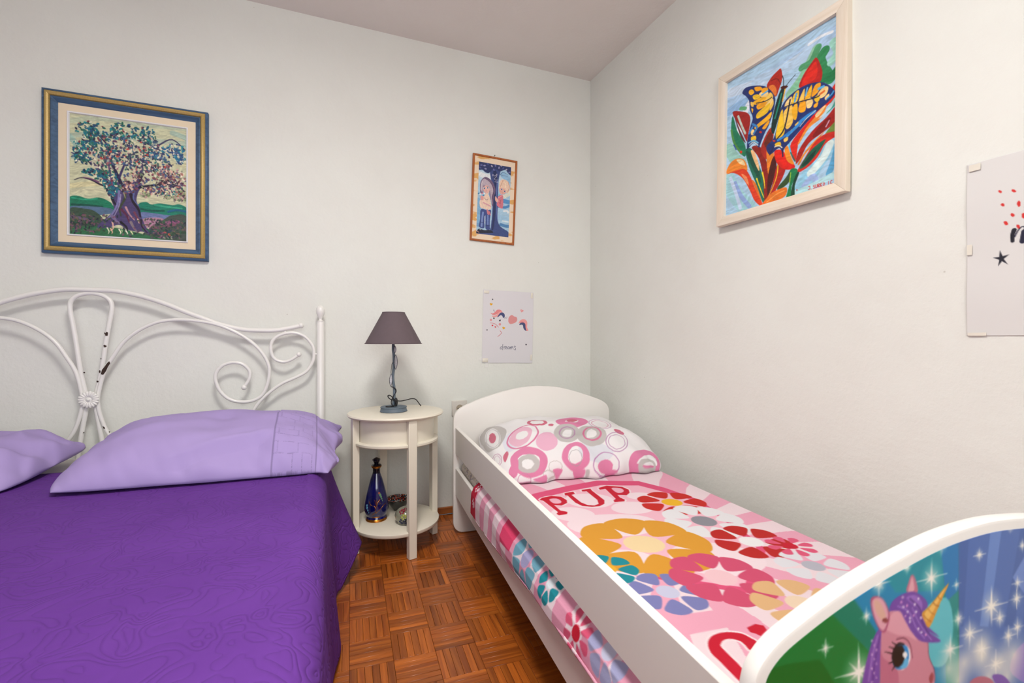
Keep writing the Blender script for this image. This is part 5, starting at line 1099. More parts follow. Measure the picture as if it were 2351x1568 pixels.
for x, y, hor, L_ in near:
    o = bpy.data.objects.new('parquet_strip', sm); COL.objects.link(o); o.parent = fl
    o.location = (x, y, rng.uniform(-.0006, 0)); o.rotation_euler = (rng.uniform(-.012, .012), rng.uniform(-.003, .003), PA + (0 if hor else math.pi / 2) + rng.choice((0, math.pi)))
    o.scale.x = L_
fb = MB(); tv = [v.co.copy() for v in sm.vertices]; tf = [tuple(p.vertices) for p in sm.polygons]
for x, y, hor, L_ in far:
    R = Matrix.Translation((x, y, rng.uniform(-.0005, 0))) @ Matrix.Rotation(PA + (0 if hor else math.pi / 2), 4, 'Z') @ Matrix.Diagonal((L_, 1, 1, 1))
    fb.add([R @ v for v in tv], tf)
fo = link('parquet_strips_beyond', fb.mesh('parquet_strips_beyond', False), M['strip_far'], fl); fo['kind'] = 'stuff'
# ---------------------------------------------------------------- white metal double bed
M['bedwhite'] = plain('white_enamel_metal', 'eae9e5', .3, .02, 12, .08, 30, .002, coat=.3)
M['rust'] = plain('bare_rusty_metal', '3a261c', .8, .25, 120, .4, 200, .001)
M['mattress'] = plain('plain_mattress_ticking', 'e6e2da', .9, .03, 30)
HBY = 2.335; BX = -.892; HWID = .849
bed = thing('double_bed', 'white metal double bed with scrolled headboard and flower rosette', 'bed', (BX, HBY, 0))
TOP = [(0, 1.116), (.059, 1.116), (.102, 1.111), (.174, 1.094), (.249, 1.067), (.326, 1.032), (.378, 1.011), (.432, .988), (.486, .972), (.542, .961), (.599, .958), (.657, .959), (.704, .967), (.760, .980)]
LOOP = [(.027, 1.099), (.05, 1.087), (.064, 1.067), (.066, 1.035), (.057, .976), (.048, .912), (.036, .812), (.027, .754), (.017, .702), (.012, .678), (.016, .639), (.036, .497), (.05, .36)]
ARC = [(.16, .36), (.126, .437), (.078, .506), (.05, .555), (.033, .609), (.026, .644), (.024, .678), (.029, .719), (.045, .789), (.073, .847), (.107, .906), (.155, .953), (.214, .987), (.274, 1.0), (.336, 1.0), (.405, .990), (.464, .971), (.531, .934), (.587, .885), (.622, .833), (.636, .787), (.633, .735), (.613, .677), (.581, .65), (.536, .642), (.486, .654), (.448, .691), (.429, .742), (.434, .779), (.459, .807), (.497, .817), (.531, .809), (.556, .783), (.56, .757), (.553, .734), (.54, .712)]
SCR = [(.55, .36), (.536, .418), (.539, .488), (.55, .551), (.564, .583), (.593, .633), (.633, .676), (.686, .717), (.746, .745), (.788, .77), (.814, .81), (.821, .85), (.814, .891), (.782, .931), (.74, .948), (.698, .945), (.662, .927), (.644, .898), (.644, .859), (.659, .829), (.692, .816), (.722, .824), (.752, .844)]
full = [(-x, 0, z) for x, z in reversed(TOP[1:])] + [(x, 0, z) for x, z in TOP]
tr = MB().tube(smooth_path(full), .0100, 12).obj('top_rail', M['bedwhite'], bed)
for s_ in (-1, 1):
    MB().ball((s_ * .766, 0, .982), .0125).tube([(s_ * .752, 0, .9785), (s_ * .758, 0, .980)], .0108, 12).obj('ball_tip', M['bedwhite'], tr)
lp = MB().tube(smooth_path([(-x, .004, z) for x, z in reversed(LOOP)] + [(0, .004, 1.103)] + [(x, .004, z) for x, z in LOOP]), .0084, 10).ball((0, .002, 1.108), .006).obj('loop_rod', M['bedwhite'], bed)
for s_ in (-1, 1):
    a = MB().tube(smooth_path([(s_ * x, -.004, z) for x, z in ARC]), .0074, 10).ball((s_ * .432, -.002, .984), .005).obj('arc_rod', M['bedwhite'], bed)
    MB().ball((s_ * .537, -.004, .706), .0115).obj('ball_tip', M['bedwhite'], a)
    c = MB().tube(smooth_path([(s_ * x, .0, z) for x, z in SCR]), .0074, 10).ball((s_ * .622, -.001, .668), .005).ball((s_ * .829, 0, .85), .005).ball((s_ * .70, 0, .953), .005).obj('scroll_rod', M['bedwhite'], bed)
    MB().ball((s_ * .757, 0, .849), .0115).obj('ball_tip', M['bedwhite'], c)
    p = MB().lathe([(.0165, .0), (.0165, 1.0), (.0155, 1.002)], 24, s_ * HWID, 0).obj('post', M['bedwhite'], bed)
    MB().lathe([(.0176, 1.0005), (.0176, 1.0035), (.0135, 1.0045), (.0085, 1.007), (.0068, 1.011), (.0072, 1.015), (.0125, 1.025), (.0180, 1.039), (.0197, 1.051), (.0180, 1.063), (.0120, 1.072), (.0045, 1.0765), (1e-6, 1.077)], 24, s_ * HWID, 0).obj('finial', M['bedwhite'], p)
    ch = (((.051, .938, .006, .009), (.046, .891, .005, .006), (.034, .84, .002, .003), (.03, .789, .004, .006), (.023, .749, .004, .004)), ((-.019, .786, .003, .003), (-.02, .547, .002, .003)))[0 if s_ > 0 else 1]
    for x, z, rx, rz in ch:
        n = 14; r0 = random.Random(int(z * 1000)); O = [(x + rx * (.4 + .9 * r0.random()) * math.cos(2 * math.pi * k / n), z + rz * (.4 + .9 * r0.random()) * math.sin(2 * math.pi * k / n)) for k in range(n)]
        MB().prism(O, -.0050, -.0036, 'xz').obj('paint_chip', M['rust'], lp)
    if s_ > 0:
        for O in ([(.036, .778), (.044, .776), (.052, .79), (.058, .806), (.066, .822), (.063, .83), (.056, .822), (.048, .808), (.040, .796)], [(.042, .570), (.048, .566), (.05, .558), (.045, .560)], [(.062, .548), (.066, .546), (.064, .542)]):
            MB().prism(O, -.0122, -.0098, 'xz').obj('paint_chip', M['rust'], a)
    # side rail and foot post carry the mattress
    MB().cbox(s_ * .80 - .015, s_ * .80 + .015, -1.96, -.01, .22, .30).obj('side_rail', M['bedwhite'], bed)
    MB().lathe([(.0165, .0), (.0165, .30), (.01, .304)], 20, s_ * .80, -1.96).obj('foot_post', M['bedwhite'], bed)
ro = MB().lathe([(1e-6, .009), (.006, .0085), (.010, .006), (.022, .006), (.032, .004), (.032, 0)], 32)
ros = ro.obj('rosette', M['bedwhite'], bed, loc=(0, -.012, .679), rot=(math.radians(90), 0, 0))
pm = None
for k in range(18):
    a = 2 * math.pi * k / 18
    q = MB().ball((.0225, 0, .0065), .0125, 10, 6, 1.0, .44, .36)
    if pm is None: pm = q.mesh('petal'); pm.materials.append(M['bedwhite'])
    link('petal', pm, None, ros, rot=(0, 0, a))
MB().ball((0, 0, .009), .006, 12, 6, 1, 1, .7).obj('rosette_boss', M['bedwhite'], ros)
MB().tube([(-.80, -.01, .26), (.80, -.01, .26)], .012, 10).obj('cross_rail', M['bedwhite'], bed)
MB().tube([(-.80, -1.96, .26), (.80, -1.96, .26)], .012, 10).obj('cross_rail', M['bedwhite'], bed)
for k in range(9): MB().box(-.78, .78, -1.95 + k * .22, -1.88 + k * .22, .285, .305).obj('slat', M['base'], bed)

# mattress under the quilt
mo = MB().cbox(BX - .80, BX + .845, .33, 2.31, .306, .455, .03).obj('mattress', M['mattress'])
tag(mo, 'mattress of the double bed, wrapped by the purple quilt', 'mattress')

# purple quilt -------------------------------------------------------------
m, N, L, P = new_mat('purple_quilted_cotton'); P.inputs['Roughness'].default_value = .75; P.inputs['Specular IOR Level'].default_value = .15
tc = N.new('ShaderNodeTexCoord'); nz = node(N, 'ShaderNodeTexNoise', Scale=11.0, Detail=1.0, Roughness=.4, Distortion=.9); L.new(tc.outputs['Object'], nz.inputs['Vector'])
ml = node(N, 'ShaderNodeMath', operation='MULTIPLY'); ml.inputs[1].default_value = 34.0; L.new(nz.outputs['Fac'], ml.inputs[0])
sn = node(N, 'ShaderNodeMath', operation='SINE'); L.new(ml.outputs[0], sn.inputs[0])
ab = node(N, 'ShaderNodeMath', operation='ABSOLUTE'); L.new(sn.outputs[0], ab.inputs[0])
pw = node(N, 'ShaderNodeMath', operation='POWER'); pw.inputs[1].default_value = .45; L.new(ab.outputs[0], pw.inputs[0])
bp = node(N, 'ShaderNodeBump', Strength=.5, Distance=.0045); L.new(pw.outputs[0], bp.inputs['Height']); L.new(bp.outputs['Normal'], P.inputs['Normal'])
n2 = node(N, 'ShaderNodeTexNoise', Scale=3.0, Detail=4.0); L.new(tc.outputs['Object'], n2.inputs['Vector'])
rp = N.new('ShaderNodeValToRGB'); e = rp.color_ramp.elements; e[0].color = lin('5a2e82'); e[1].color = lin('64368e'); e[0].position = .3; e[1].position = .7
L.new(n2.outputs['Fac'], rp.inputs['Fac']); L.new(rp.outputs['Color'], P.inputs['Base Color']); M['quilt'] = m
QT = .466; QX1 = -.022; QX0 = BX - .835; QY0 = .31; QY1 = 1.97
DROP = .42; R = .05
def ease(t): t = min(max(t, 0), 1); return t * t * (3 - 2 * t)
def side(ov):      # rolled edge then straight fall: returns (outward, down)
    if ov <= 0: return 0.0, 0.0
    q = R * math.pi / 2
    if ov < q: a = ov / R; return R * math.sin(a), R * (1 - math.cos(a))
    return R, R + ov - q
nu, nv = 250, 190
US = np.concatenate([np.linspace(-DROP - .02, 0, 50, endpoint=False), np.linspace(0, QX1 - QX0 - .1, 110, endpoint=False), np.linspace(QX1 - QX0 - .1, QX1 - QX0 + DROP + .02, nu - 160)])
VS = np.linspace(-.36, QY1 - QY0, nv)
V = np.zeros((nv, nu, 3)); Wd = QX1 - QX0
for j, t in enumerate(VS):
    for i, u in enumerate(US):
        ovR = u - (Wd - R); ovL = R - u; ovF = R - t
        y = QY0 + max(t, R); x = QX0 + min(max(u, R), Wd - R); z = QT
        o1, d1 = side(ovR); o2, d2 = side(ovL); o3, d3 = side(ovF)
        x += o1 - o2; y -= o3; z -= max(d1, d2, d3)
        # soft unevenness of the top, folds on the fall, flare of the loose corner by the bedside table
        z += .006 * math.sin(3.1 * x + 1.2) * math.sin(2.6 * y + .4) * (1 if d1 + d2 + d3 == 0 else .3)
        if d1 > 0:
            fall = d1 / .45
            head = ease((y - 1.70) / .25)
            x += fall * (.030 + .010 * math.sin(9 * y + .6) + .006 * math.sin(23 * y)) + fall ** 1.25 * .098 * head
            z += fall * (.10 * head ** 2.2)
            y -= fall * .03 * head
            z = max(z, .012)
        if d2 > 0: x -= d2 / .45 * (.03 + .012 * math.sin(9 * y)); z = max(z, .012)
        if d3 > 0: z = max(z, .012)
        V[j, i] = (x, y, z)
qm = grid_mesh('quilt', V, nv, nu)
q = link('quilt', qm, M['quilt'], None, 'bright purple stitched quilt hanging over the side of the double bed', 'quilt')
sd = q.modifiers.new('thickness', 'SOLIDIFY'); sd.thickness = .007; sd.offset = 1

# lilac pillows -------------------------------------------------------------
def cushion(name, a, b, T, nx, ny, seed=0, band=None, crease=.006, low=.1, col=None, pinch=.05, warp=None, wedge=0.0):
    """closed pillow mesh; cushion_pts gives its upper face"""
    top, line = cushion_pts(a, b, T, nx, ny, seed, band, crease, pinch, warp)
    bot = top.copy(); bot[..., 2] = np.minimum(-low * T * np.clip(top[..., 2] / T, 0, 1), top[..., 2])
    if wedge: bot[..., 2] = np.minimum(-np.minimum(T * .8 * np.clip(top[..., 2] / T, 0, 1), np.clip(top[..., 1] + b, 0, 1) * wedge), top[..., 2])
    bot[[0, -1]] = top[[0, -1]]; bot[:, [0, -1]] = top[:, [0, -1]]
    idx = np.arange(nx * ny).reshape(ny, nx); idb = idx + nx * ny
    F = np.stack([idx[:-1, :-1], idx[:-1, 1:], idx[1:, 1:], idx[1:, :-1]], -1).reshape(-1, 4).tolist()
    F += np.stack([idb[:-1, :-1], idb[1:, :-1], idb[1:, 1:], idb[:-1, 1:]], -1).reshape(-1, 4).tolist()
    V = np.concatenate([top.reshape(-1, 3), bot.reshape(-1, 3)])
    me = bpy.data.meshes.new(name); me.from_pydata(V.tolist(), [], F)
    if isinstance(col, str):
        c = np.empty((ny, nx, 3)); c[:] = hexc(col); c[line] *= .84; col = c
    if col is not None: put_print(me, np.concatenate([col.reshape(-1, 3)] * 2))
    bm = bmesh.new(); bm.from_mesh(me); bmesh.ops.remove_doubles(bm, verts=bm.verts, dist=1e-6); bmesh.ops.recalc_face_normals(bm, faces=bm.faces); bm.to_mesh(me); bm.free()
    me.polygons.foreach_set('use_smooth', [True] * len(me.polygons)); return me
M['lilac'] = print_mat('lilac_cotton', .85, .12, 900.0, 0, 0, .0006)
def warp1(u, v, x, y, z):      # the loose stitched end sags and crumples, its far corner stands out; the front seam rolls under
    t = np.clip((u - .78) / .22, 0, 1); ts = t * t * (3 - 2 * t)
    x = x + ts * (.030 * np.clip(v + .1, -.6, 1) + .010 * np.sin(8 * v)); y = y + ts * .02 * v
    z = z * (1 - .30 * ts) + (1 - np.abs(v) ** 6) * ts * (.016 * np.sin(6.5 * v + 1.2) + .007 * np.sin(17 * v + 2 * u)) + .003 * t * np.sin(46 * v + 9 * u) * (1 - np.abs(v) ** 4)
    z = z + .010 * np.exp(-((u - .62) / .22) ** 2) * np.exp(-((v - .45) / .4) ** 2)
    q = v + .90 - .46 * np.clip((u + .35) / 1.1, 0, 1)          # fold where the top sheet overlaps the seam
    on = np.clip((u + .40) * 4, 0, 1) * np.clip((.46 - u) * 8, 0, 1)
    z = z - .020 * on * np.clip(-q / .10, 0, 1) * np.clip(1 - np.abs(v) ** 12, 0, 1) + .006 * on * np.exp(-((q - .03) / .05) ** 2)
    return x, y, np.maximum(z, .001)
def warp2(u, v, x, y, z):
    return x, y, np.maximum(z + .012 * np.sin(5 * u + 7 * v) * (1 - u ** 4) * (1 - v ** 4) + .006 * np.sin(13 * u - 9 * v) * (1 - u ** 4) * (1 - v ** 4), .001)
pm1 = cushion('pillow', .392, .29, .135, 340, 230, 3, (.44, .80), crease=.014, low=.04, col='a18fc3', pinch=.05, warp=warp1)
p1 = link('pillow', pm1, M['lilac'], None, 'lilac pillow with a stitched band, at the end of the bed beside the table', 'pillow', 'lilac pillows on the double bed', loc=(-.362, 1.945, .506), rot=(math.radians(5), math.radians(1.5), math.radians(2)))
pm2 = cushion('pillow', .42, .28, .115, 200, 150, 21, (-.80, -.46), crease=.034, low=.04, col='a18fc3', pinch=.12, warp=warp2)
p2 = link('pillow', pm2, M['lilac'], None, 'crumpled lilac pillow at the left edge, half behind the other lilac pillow', 'pillow', 'lilac pillows on the double bed', loc=(-1.262, 1.985, .501), rot=(math.radians(4), 0, math.radians(-3)))
# ---------------------------------------------------------------- cream bedside table and what stands on it
M['cream'] = plain('cream_painted_wood', 'e6dfce', .42, .03, 10, .06, 60, .001, coat=.15)
TX, TY, TZ = .277, 2.135, .595
tb = thing('bedside_table', 'round cream bedside table with four legs and a lower shelf', 'table', (TX, TY, 0))
MB().lathe([(1e-6, TZ - .018), (.196, TZ - .018), (.207, TZ - .014), (.211, TZ - .008), (.208, TZ - .002), (.202, TZ), (1e-6, TZ)], 72).obj('table_top', M['cream'], tb)
ap = MB().lathe([(.168, .477), (.168, TZ - .018), (.150, TZ - .018), (.150, .477), (.168, .477)], 72).obj('apron', M['cream'], tb)
MB().lathe([(1e-6, .462), (.183, .462), (.187, .466), (.187, .474), (.183, .477), (1e-6, .477)], 72).obj('apron_ledge', M['cream'], tb)
MB().lathe([(1e-6, .095), (.188, .095), (.191, .099), (.191, .109), (.187, .112), (1e-6, .112)], 72).obj('lower_shelf', M['cream'], tb)
lm = MB().cbox(-.018, .018, -.014, .014, 0, TZ - .018, .002).mesh('leg'); lm.materials.append(M['cream'])
for k in range(4):
    a = math.radians(-77 + 90 * k); link('leg', lm, None, tb, loc=(.183 * math.cos(a), .183 * math.sin(a), 0), rot=(0, 0, a + math.pi / 2))

# lamp
M['shade'] = plain('taupe_lampshade_fabric', '62555a', .9, .06, 40, .25, 700, .0006)
M['shade_in'] = plain('white_shade_lining', 'd8d2cc', .9)
M['lampgrey'] = plain('blue_grey_lamp_metal', '5c6a76', .55, .12, 40, .1, 90, .001)
M['black'] = plain('black_rubber', '141416', .5, .1, 30)
M['blackwire'] = plain('blackened_wire', '2a2a30', .4, .1, 60, metal=.5)
M['bead'] = plain('clear_grey_beads', 'b9bac4', .15, .05, 80, coat=.5)
lx, ly = TX - .013, TY - .012
la = thing('table_lamp', 'table lamp with taupe cone shade and slate grey stem on the cream table', 'lamp', (lx, ly, TZ))
MB().lathe([(1e-6, .0005), (.058, .0005), (.0605, .003), (.058, .006), (.056, .018), (.0585, .020), (.057, .0225), (.050, .023), (1e-6, .023)], 48).obj('base', M['lampgrey'], la)
st = [(-.003, 0, .02), (.002, 0, .06), (.003, .001, .10), (-.003, 0, .15), (.001, .001, .20), (.001, 0, .25), (-.002, 0, .28), (.0, 0, .33), (0, 0, .40)]
MB().tube(smooth_path(st), .0062, 10).obj('stem', M['lampgrey'], la)
sh = MB().lathe([(.124, .303), (.0485, .444)], 72).lathe([(.1225, .303), (.047, .444)], 72)
# open cone: two skins joined at the rims
n = 72; V = []; F = []
for r, z in ((.124, .303), (.0485, .444), (.0465, .444), (.122, .303)):
    for k in range(n): V.append((r * math.cos(2 * math.pi * k / n), r * math.sin(2 * math.pi * k / n), z))
for i in range(4):
    for k in range(n): F.append((i * n + k, i * n + (k + 1) % n, ((i + 1) % 4) * n + (k + 1) % n, ((i + 1) % 4) * n + k))
lsh = MB().add(V, F, True).obj('lamp_shade', M['shade'], la)
for (r, z) in ((.1242, .304), (.0487, .4435)):
    MB().tube([(r * math.cos(2 * math.pi * k / n), r * math.sin(2 * math.pi * k / n), z) for k in range(n)], .0016, 6, True).obj('rim_trim', M['shade'], lsh)
MB().tube([(-.0475, 0, .432), (.0475, 0, .432)], .0016, 6).tube([(0, -.0475, .432), (0, .0475, .432)], .0016, 6).obj('shade_spider', M['blackwire'], la)
MB().lathe([(1e-6, .335), (.016, .335), (.016, .385), (1e-6, .385)], 20).ball((0, 0, .41), .024).obj('bulb_holder', M['shade_in'], la)
def wire_leaf(cx, z0, z1, hw, tilt=0.0):
    P = []; h = (z1 - z0)
    for k in range(24):
        t = k / 24 * 2; sgn = 1 if t < 1 else -1; u = t if t < 1 else 2 - t
        P.append((cx + sgn * hw * math.sin(math.pi * u) ** .85 + tilt * (u - .5), -.006, z0 + h * u))
    o = MB().tube(P, .0011, 6, True).obj('wire_leaf', M['blackwire'], la)
    bd = MB()
    for k in range(1, 14):
        u = k / 14; w_ = hw * math.sin(math.pi * u) ** .85 - .001
        bd.tube([(cx - w_ + tilt * (u - .5), -.006, z0 + h * u), (cx + w_ + tilt * (u - .5), -.006, z0 + h * u)], .0021, 6)
    bd.obj('bead_rungs', M['bead'], o, kind='stuff')
wire_leaf(.0085, .187, .256, .0075); wire_leaf(-.0125, .112, .172, .0062, .002); wire_leaf(.005, .262, .295, .005)
MB().tube(smooth_path([(-.012, -.005, .172), (-.011, -.005, .19), (-.008, -.005, .212), (-.003, -.003, .222)]), .0012, 6).obj('wire_tendril', M['blackwire'], la)
MB().tube(smooth_path([(-.012, -.005, .112), (-.002, -.008, .108), (.008, -.007, .10), (.010, -.004, .088), (.004, -.004, .078)]), .0024, 8).obj('wire_tendril', M['blackwire'], la)
cord = [(.004, -.004, .078), (-.006, -.010, .062), (-.011, -.010, .046), (-.010, -.012, .034), (-.002, -.018, .028), (.008, -.016, .03), (.010, -.010, .040), (-.004, -.012, .062), (-.018, -.012, .074), (-.026, -.010, .072), (-.022, -.010, .062), (-.010, -.010, .054), (.006, -.010, .050), (.03, .0, .045), (.06, .02, .046), (.085, .04, .048), (.108, .055, .042), (.128, .075, .018), (.138, .085, .006)]
co = MB().tube(smooth_path(cord), .0022, 8).tube(smooth_path([(.0, -.016, .0255), (-.012, -.025, .0258), (-.026, -.027, .0262), (-.036, -.018, .0258)]), .0022, 8).obj('cord', M['black'], la)
MB().ball((.010, -.002, .042), .02, 14, 10, .42, .42, 1.0).obj('inline_switch', M['black'], co)

# cobalt decanter on the lower shelf
SHZ = .1125
m, N, L, P = new_mat('cobalt_glass'); P.inputs['Base Color'].default_value = lin('0b0f5e'); P.inputs['Roughness'].default_value = .06; P.inputs['Coat Weight'].default_value = .6; P.inputs['Specular IOR Level'].default_value = .6
tc = N.new('ShaderNodeTexCoord'); nz = node(N, 'ShaderNodeTexNoise', Scale=14.0); L.new(tc.outputs['Object'], nz.inputs['Vector']); rp = N.new('ShaderNodeValToRGB'); e = rp.color_ramp.elements; e[0].color = lin('04062c'); e[1].color = lin('0d1166'); L.new(nz.outputs['Fac'], rp.inputs['Fac']); L.new(rp.outputs['Color'], P.inputs['Base Color']); M['cobalt'] = m
M['gilt'] = plain('gilded_band', 'b8742a', .25, .12, 60, metal=.9)
M['navyblack'] = plain('near_black_glass', '08081a', .12, .1, 30, coat=.4)
dc = thing('decanter', 'cobalt blue glass decanter with black stopper and gilded bird painting', 'decanter', (.192, 2.150, SHZ)); dc.scale = (.96, .96, .96)
BODY = [(1e-6, .0105), (.044, .0105), (.046, .013), (.043, .020), (.050, .032), (.0555, .052), (.056, .066), (.052, .090), (.043, .128), (.034, .164), (.026, .192), (.0195, .210), (.0175, .216)]
bd = MB().lathe(BODY, 48).obj('body', M['cobalt'], dc)
MB().lathe([(1e-6, 0), (.047, 0), (.0485, .003), (.047, .007), (.044, .0105), (1e-6, .0105)], 48).obj('foot_ring', M['gilt'], dc)
MB().lathe([(.0175, .216), (.0162, .222), (.0162, .236), (.019, .241)], 36).obj('neck', M['navyblack'], dc)
MB().lathe([(.019, .240), (.0235, .246), (.0238, .249), (.021, .252)], 36).obj('lip', M['gilt'], dc)
stp = MB().lathe([(.018, .2505), (.0235, .251), (.019, .256), (.009, .2585), (.010, .262)], 36).obj('stopper', M['navyblack'], dc)
MB().lathe([(.010, .262), (.0135, .266), (.0185, .277), (.0175, .281), (.004, .288), (1e-6, .2885)], 8, smooth=False).obj('faceted_knob', M['navyblack'], stp)
def rad(z):
    for (r0, a), (r1, b) in zip(BODY, BODY[1:]):
        if a <= z <= b: return r0 + (r1 - r0) * (z - a) / max(b - a, 1e-6)
    return .05
def on_body(s_, z, off=.0006):      # s_ = angle from the side facing the room
    a = -math.pi / 2 + s_; r = rad(z) + off; return (r * math.cos(a), r * math.sin(a), z)
br = MB()
for P_ in ([(0.05, .045), (.0, .06), (.05, .085), (.1, .105)], [(.05, .05), (.35, .062), (.7, .078), (.95, .082)], [(.05, .075), (.2, .095), (.4, .105)], [(.3, .092), (.45, .088)], [(.02, .068), (-.12, .08)], [(-.02, .05), (-.2, .042), (-.35, .035)], [(-.35, .082), (-.55, .09), (-.6, .1)], [(-.5, .09), (-.4, .08)], [(.02, .085), (-.1, .105)]):
    br.tube([on_body(a - .15, z) for a, z in smooth_path([(a, z, 0) for a, z in P_], 4) and [(p[0], p[1]) for p in smooth_path([(a, z, 0) for a, z in P_], 4)]], .0011, 6)
br.obj('gilt_branches', M['gilt'], bd)
M['birdgreen'] = plain('painted_bird_green', '5f8f6a', .4, .2, 200); M['birdblue'] = plain('painted_bird_blue', '4f86a8', .4, .2, 200); M['birdred'] = plain('painted_bird_red', 'c05a3a', .4, .2, 200)
bird = MB()
for a, z, r in ((.34, .128, .0055), (.40, .122, .0065), (.46, .114, .0055), (.52, .105, .0038), (.56, .097, .0025)): bird.ball(on_body(a - .1, z, 0), r * .75, 10, 6, 1.1, .45, 1.5)
bird.obj('painted_bird', M['birdgreen'], bd)
MB().ball(on_body(.2, .132, 0), .005, 10, 6, 1, .6, .9).obj('bird_head', M['birdred'], bd)
bird = MB()
for a, z, r in ((-.95, .078, .006), (-.9, .068, .006), (-.82, .058, .0045), (-.75, .048, .003)): bird.ball(on_body(a, z, 0), r, 10, 6, .8, .6, 1.1)
bird.obj('painted_bird', M['birdblue'], bd)
MB().tube([on_body(a, .024, .0004) for a in np.linspace(-.5, .25, 10)], .0016, 6).obj('gilt_stroke', M['gilt'], bd)

# painted bowl
M['bowl'] = plain('black_glazed_pottery', '101416', .2, .2, 60, coat=.4)
M['bowl_in'] = plain('white_glaze_pattern', 'd9cfc4', .25, .1, 60, coat=.4)
bx = thing('painted_bowl', 'small black bowl painted inside with red, blue and white flowers', 'bowl', (.300, 2.235, SHZ))
PR = [(1e-6, 0), (.022, 0), (.024, .004), (.036, .018), (.050, .040), (.056, .052), (.0565, .054), (.0545, .054), (.048, .040), (.034, .020), (.020, .008), (1e-6, .006)]
bw = MB().lathe(PR, 44).obj('bowl_body', M['bowl'], bx)
rr = random.Random(4); dots = {}
for k in range(420):
    t = .12 + .86 * math.sqrt(rr.random()); a = rr.random() * 6.283; r = .0545 * t; z = .006 + .048 * max((r - .012) / .0425, 0) ** 1.15
    key = 'w' if (r < .036 and rr.random() < .75) else rr.choice('rrbwo'); tl = math.atan2(.048, .05)
    dots.setdefault(key, MB()).ball((r * math.cos(a), r * math.sin(a), z + .0007), .0024 + .0014 * rr.random(), 7, 4, 1, 1, .55)
for k, h in (('w', 'e4dcd4'), ('r', 'b8402c'), ('b', '3f7f9c'), ('o', 'd86a34')):
    if k in dots: dots[k].obj('painted_dots', plain('bowl_paint_' + h, h, .3), bw, kind='stuff')

# glass paperweight
pw_ = thing('paperweight', 'round glass paperweight with red, green and dark flowers inside', 'paperweight', (.309, 2.062, SHZ))
PROF = [(1e-6, 0), (.030, 0), (.036, .003)] + [(.046 * math.cos(a) + .002, .034 + .036 * math.sin(a)) for a in np.linspace(-.75, 1.5, 18)] + [(1e-6, .0702)]
M['weight'] = plain('grey_green_glass_core', '8f8f7c', .08, .15, 30, coat=.8); M['clear'] = glass('clear_weight_glass')
MB().lathe(PROF, 40).obj('glass_dome', M['weight'], pw_)
def petals(col, c, r, n):
    mb = MB(); c = Vector(c); nrm = (c - Vector((0, 0, .034))).normalized(); u = nrm.cross(Vector((0, 0, 1))).normalized(); v = nrm.cross(u)
    for k in range(n):
        a = 2 * math.pi * k / n; q = c + (u * math.cos(a) + v * math.sin(a)) * r; q = Vector((0, 0, .034)) + (q - Vector((0, 0, .034))).normalized() * (c - Vector((0, 0, .034))).length
        mb.ball(q, r * .75, 10, 6)
    mb.obj('flower', plain('weight_flower_' + col, col, .15, .1, 80, coat=.6), pw_)
def sp(a, e, R_=.0445): return (R_ * math.cos(e) * math.cos(a), R_ * math.cos(e) * math.sin(a), .034 + .036 / .046 * R_ * math.sin(e))
petals('8a2030', sp(-2.2, .72), .0085, 5); petals('a9ae58', sp(-1.9, .15), .0085, 5); petals('1a2038', sp(-1.6, -.35), .011, 6); petals('1c2444', sp(-2.1, -.4), .009, 5); petals('b0a8b8', sp(-1.45, .2), .006, 4); petals('7a2434', sp(-1.75, 1.0), .007, 5)
# ---------------------------------------------------------------- child's bed
M['laminate'] = plain('white_laminate_board', 'e6e3de', .38, .015, 6, .05, 200, .0004)
M['edge'] = plain('white_edge_band', 'edeae4', .35, .01, 6)
A = math.radians(3.66); P0 = (.549, 2.125)
kb = thing('child_bed', 'white board child bed with guard rails and unicorn footboard', 'bed', (P0[0], P0[1], 0), -A)
BT = .022
TOPC0 = [(-.010, .52), (-.008, .548), (.002, .572), (.028, .594), (.07, .613), (.118, .631), (.17, .647), (.221, .660), (.28, .673), (.336, .681), (.404, .685), (.472, .682), (.525, .676), (.58, .664), (.63, .650), (.70, .627), (.75, .609), (.785, .592), (.806, .574), (.817, .550), (.818, .52)]
TOPC = [tuple(q) for q in catmull(TOPC0, False, 4)]
def board_outline(dz=0.0, inset=0.0):
    O = [(x, z + dz) for x, z in TOPC]
    q = .05; r_ = [(.818, q + .003)] + [(.818 - q + q * math.cos(t), .003 + q - q * math.sin(t)) for t in np.linspace(0, math.pi / 2, 8)[1:]] + [(-.010 + q - q * math.sin(t), .003 + q - q * math.cos(t)) for t in np.linspace(0, math.pi / 2, 8)]
    return O + r_
hb = MB().prism(board_outline(), BT, 0.0, 'xz', .004).obj('headboard', M['laminate'], kb)
MB().lathe([(1e-6, 0), (.004, 0), (.004, .0012), (1e-6, .0012)], 12).obj('bolt_hole', M['black'], hb, loc=(.797, -.0002, .485), rot=(math.radians(90), 0, 0))
FL = 1.735
fbo = board_outline(-.016)
ft = MB().prism(fbo, -FL, -(FL + BT), 'xz', .005).obj('footboard', M['laminate'], kb)
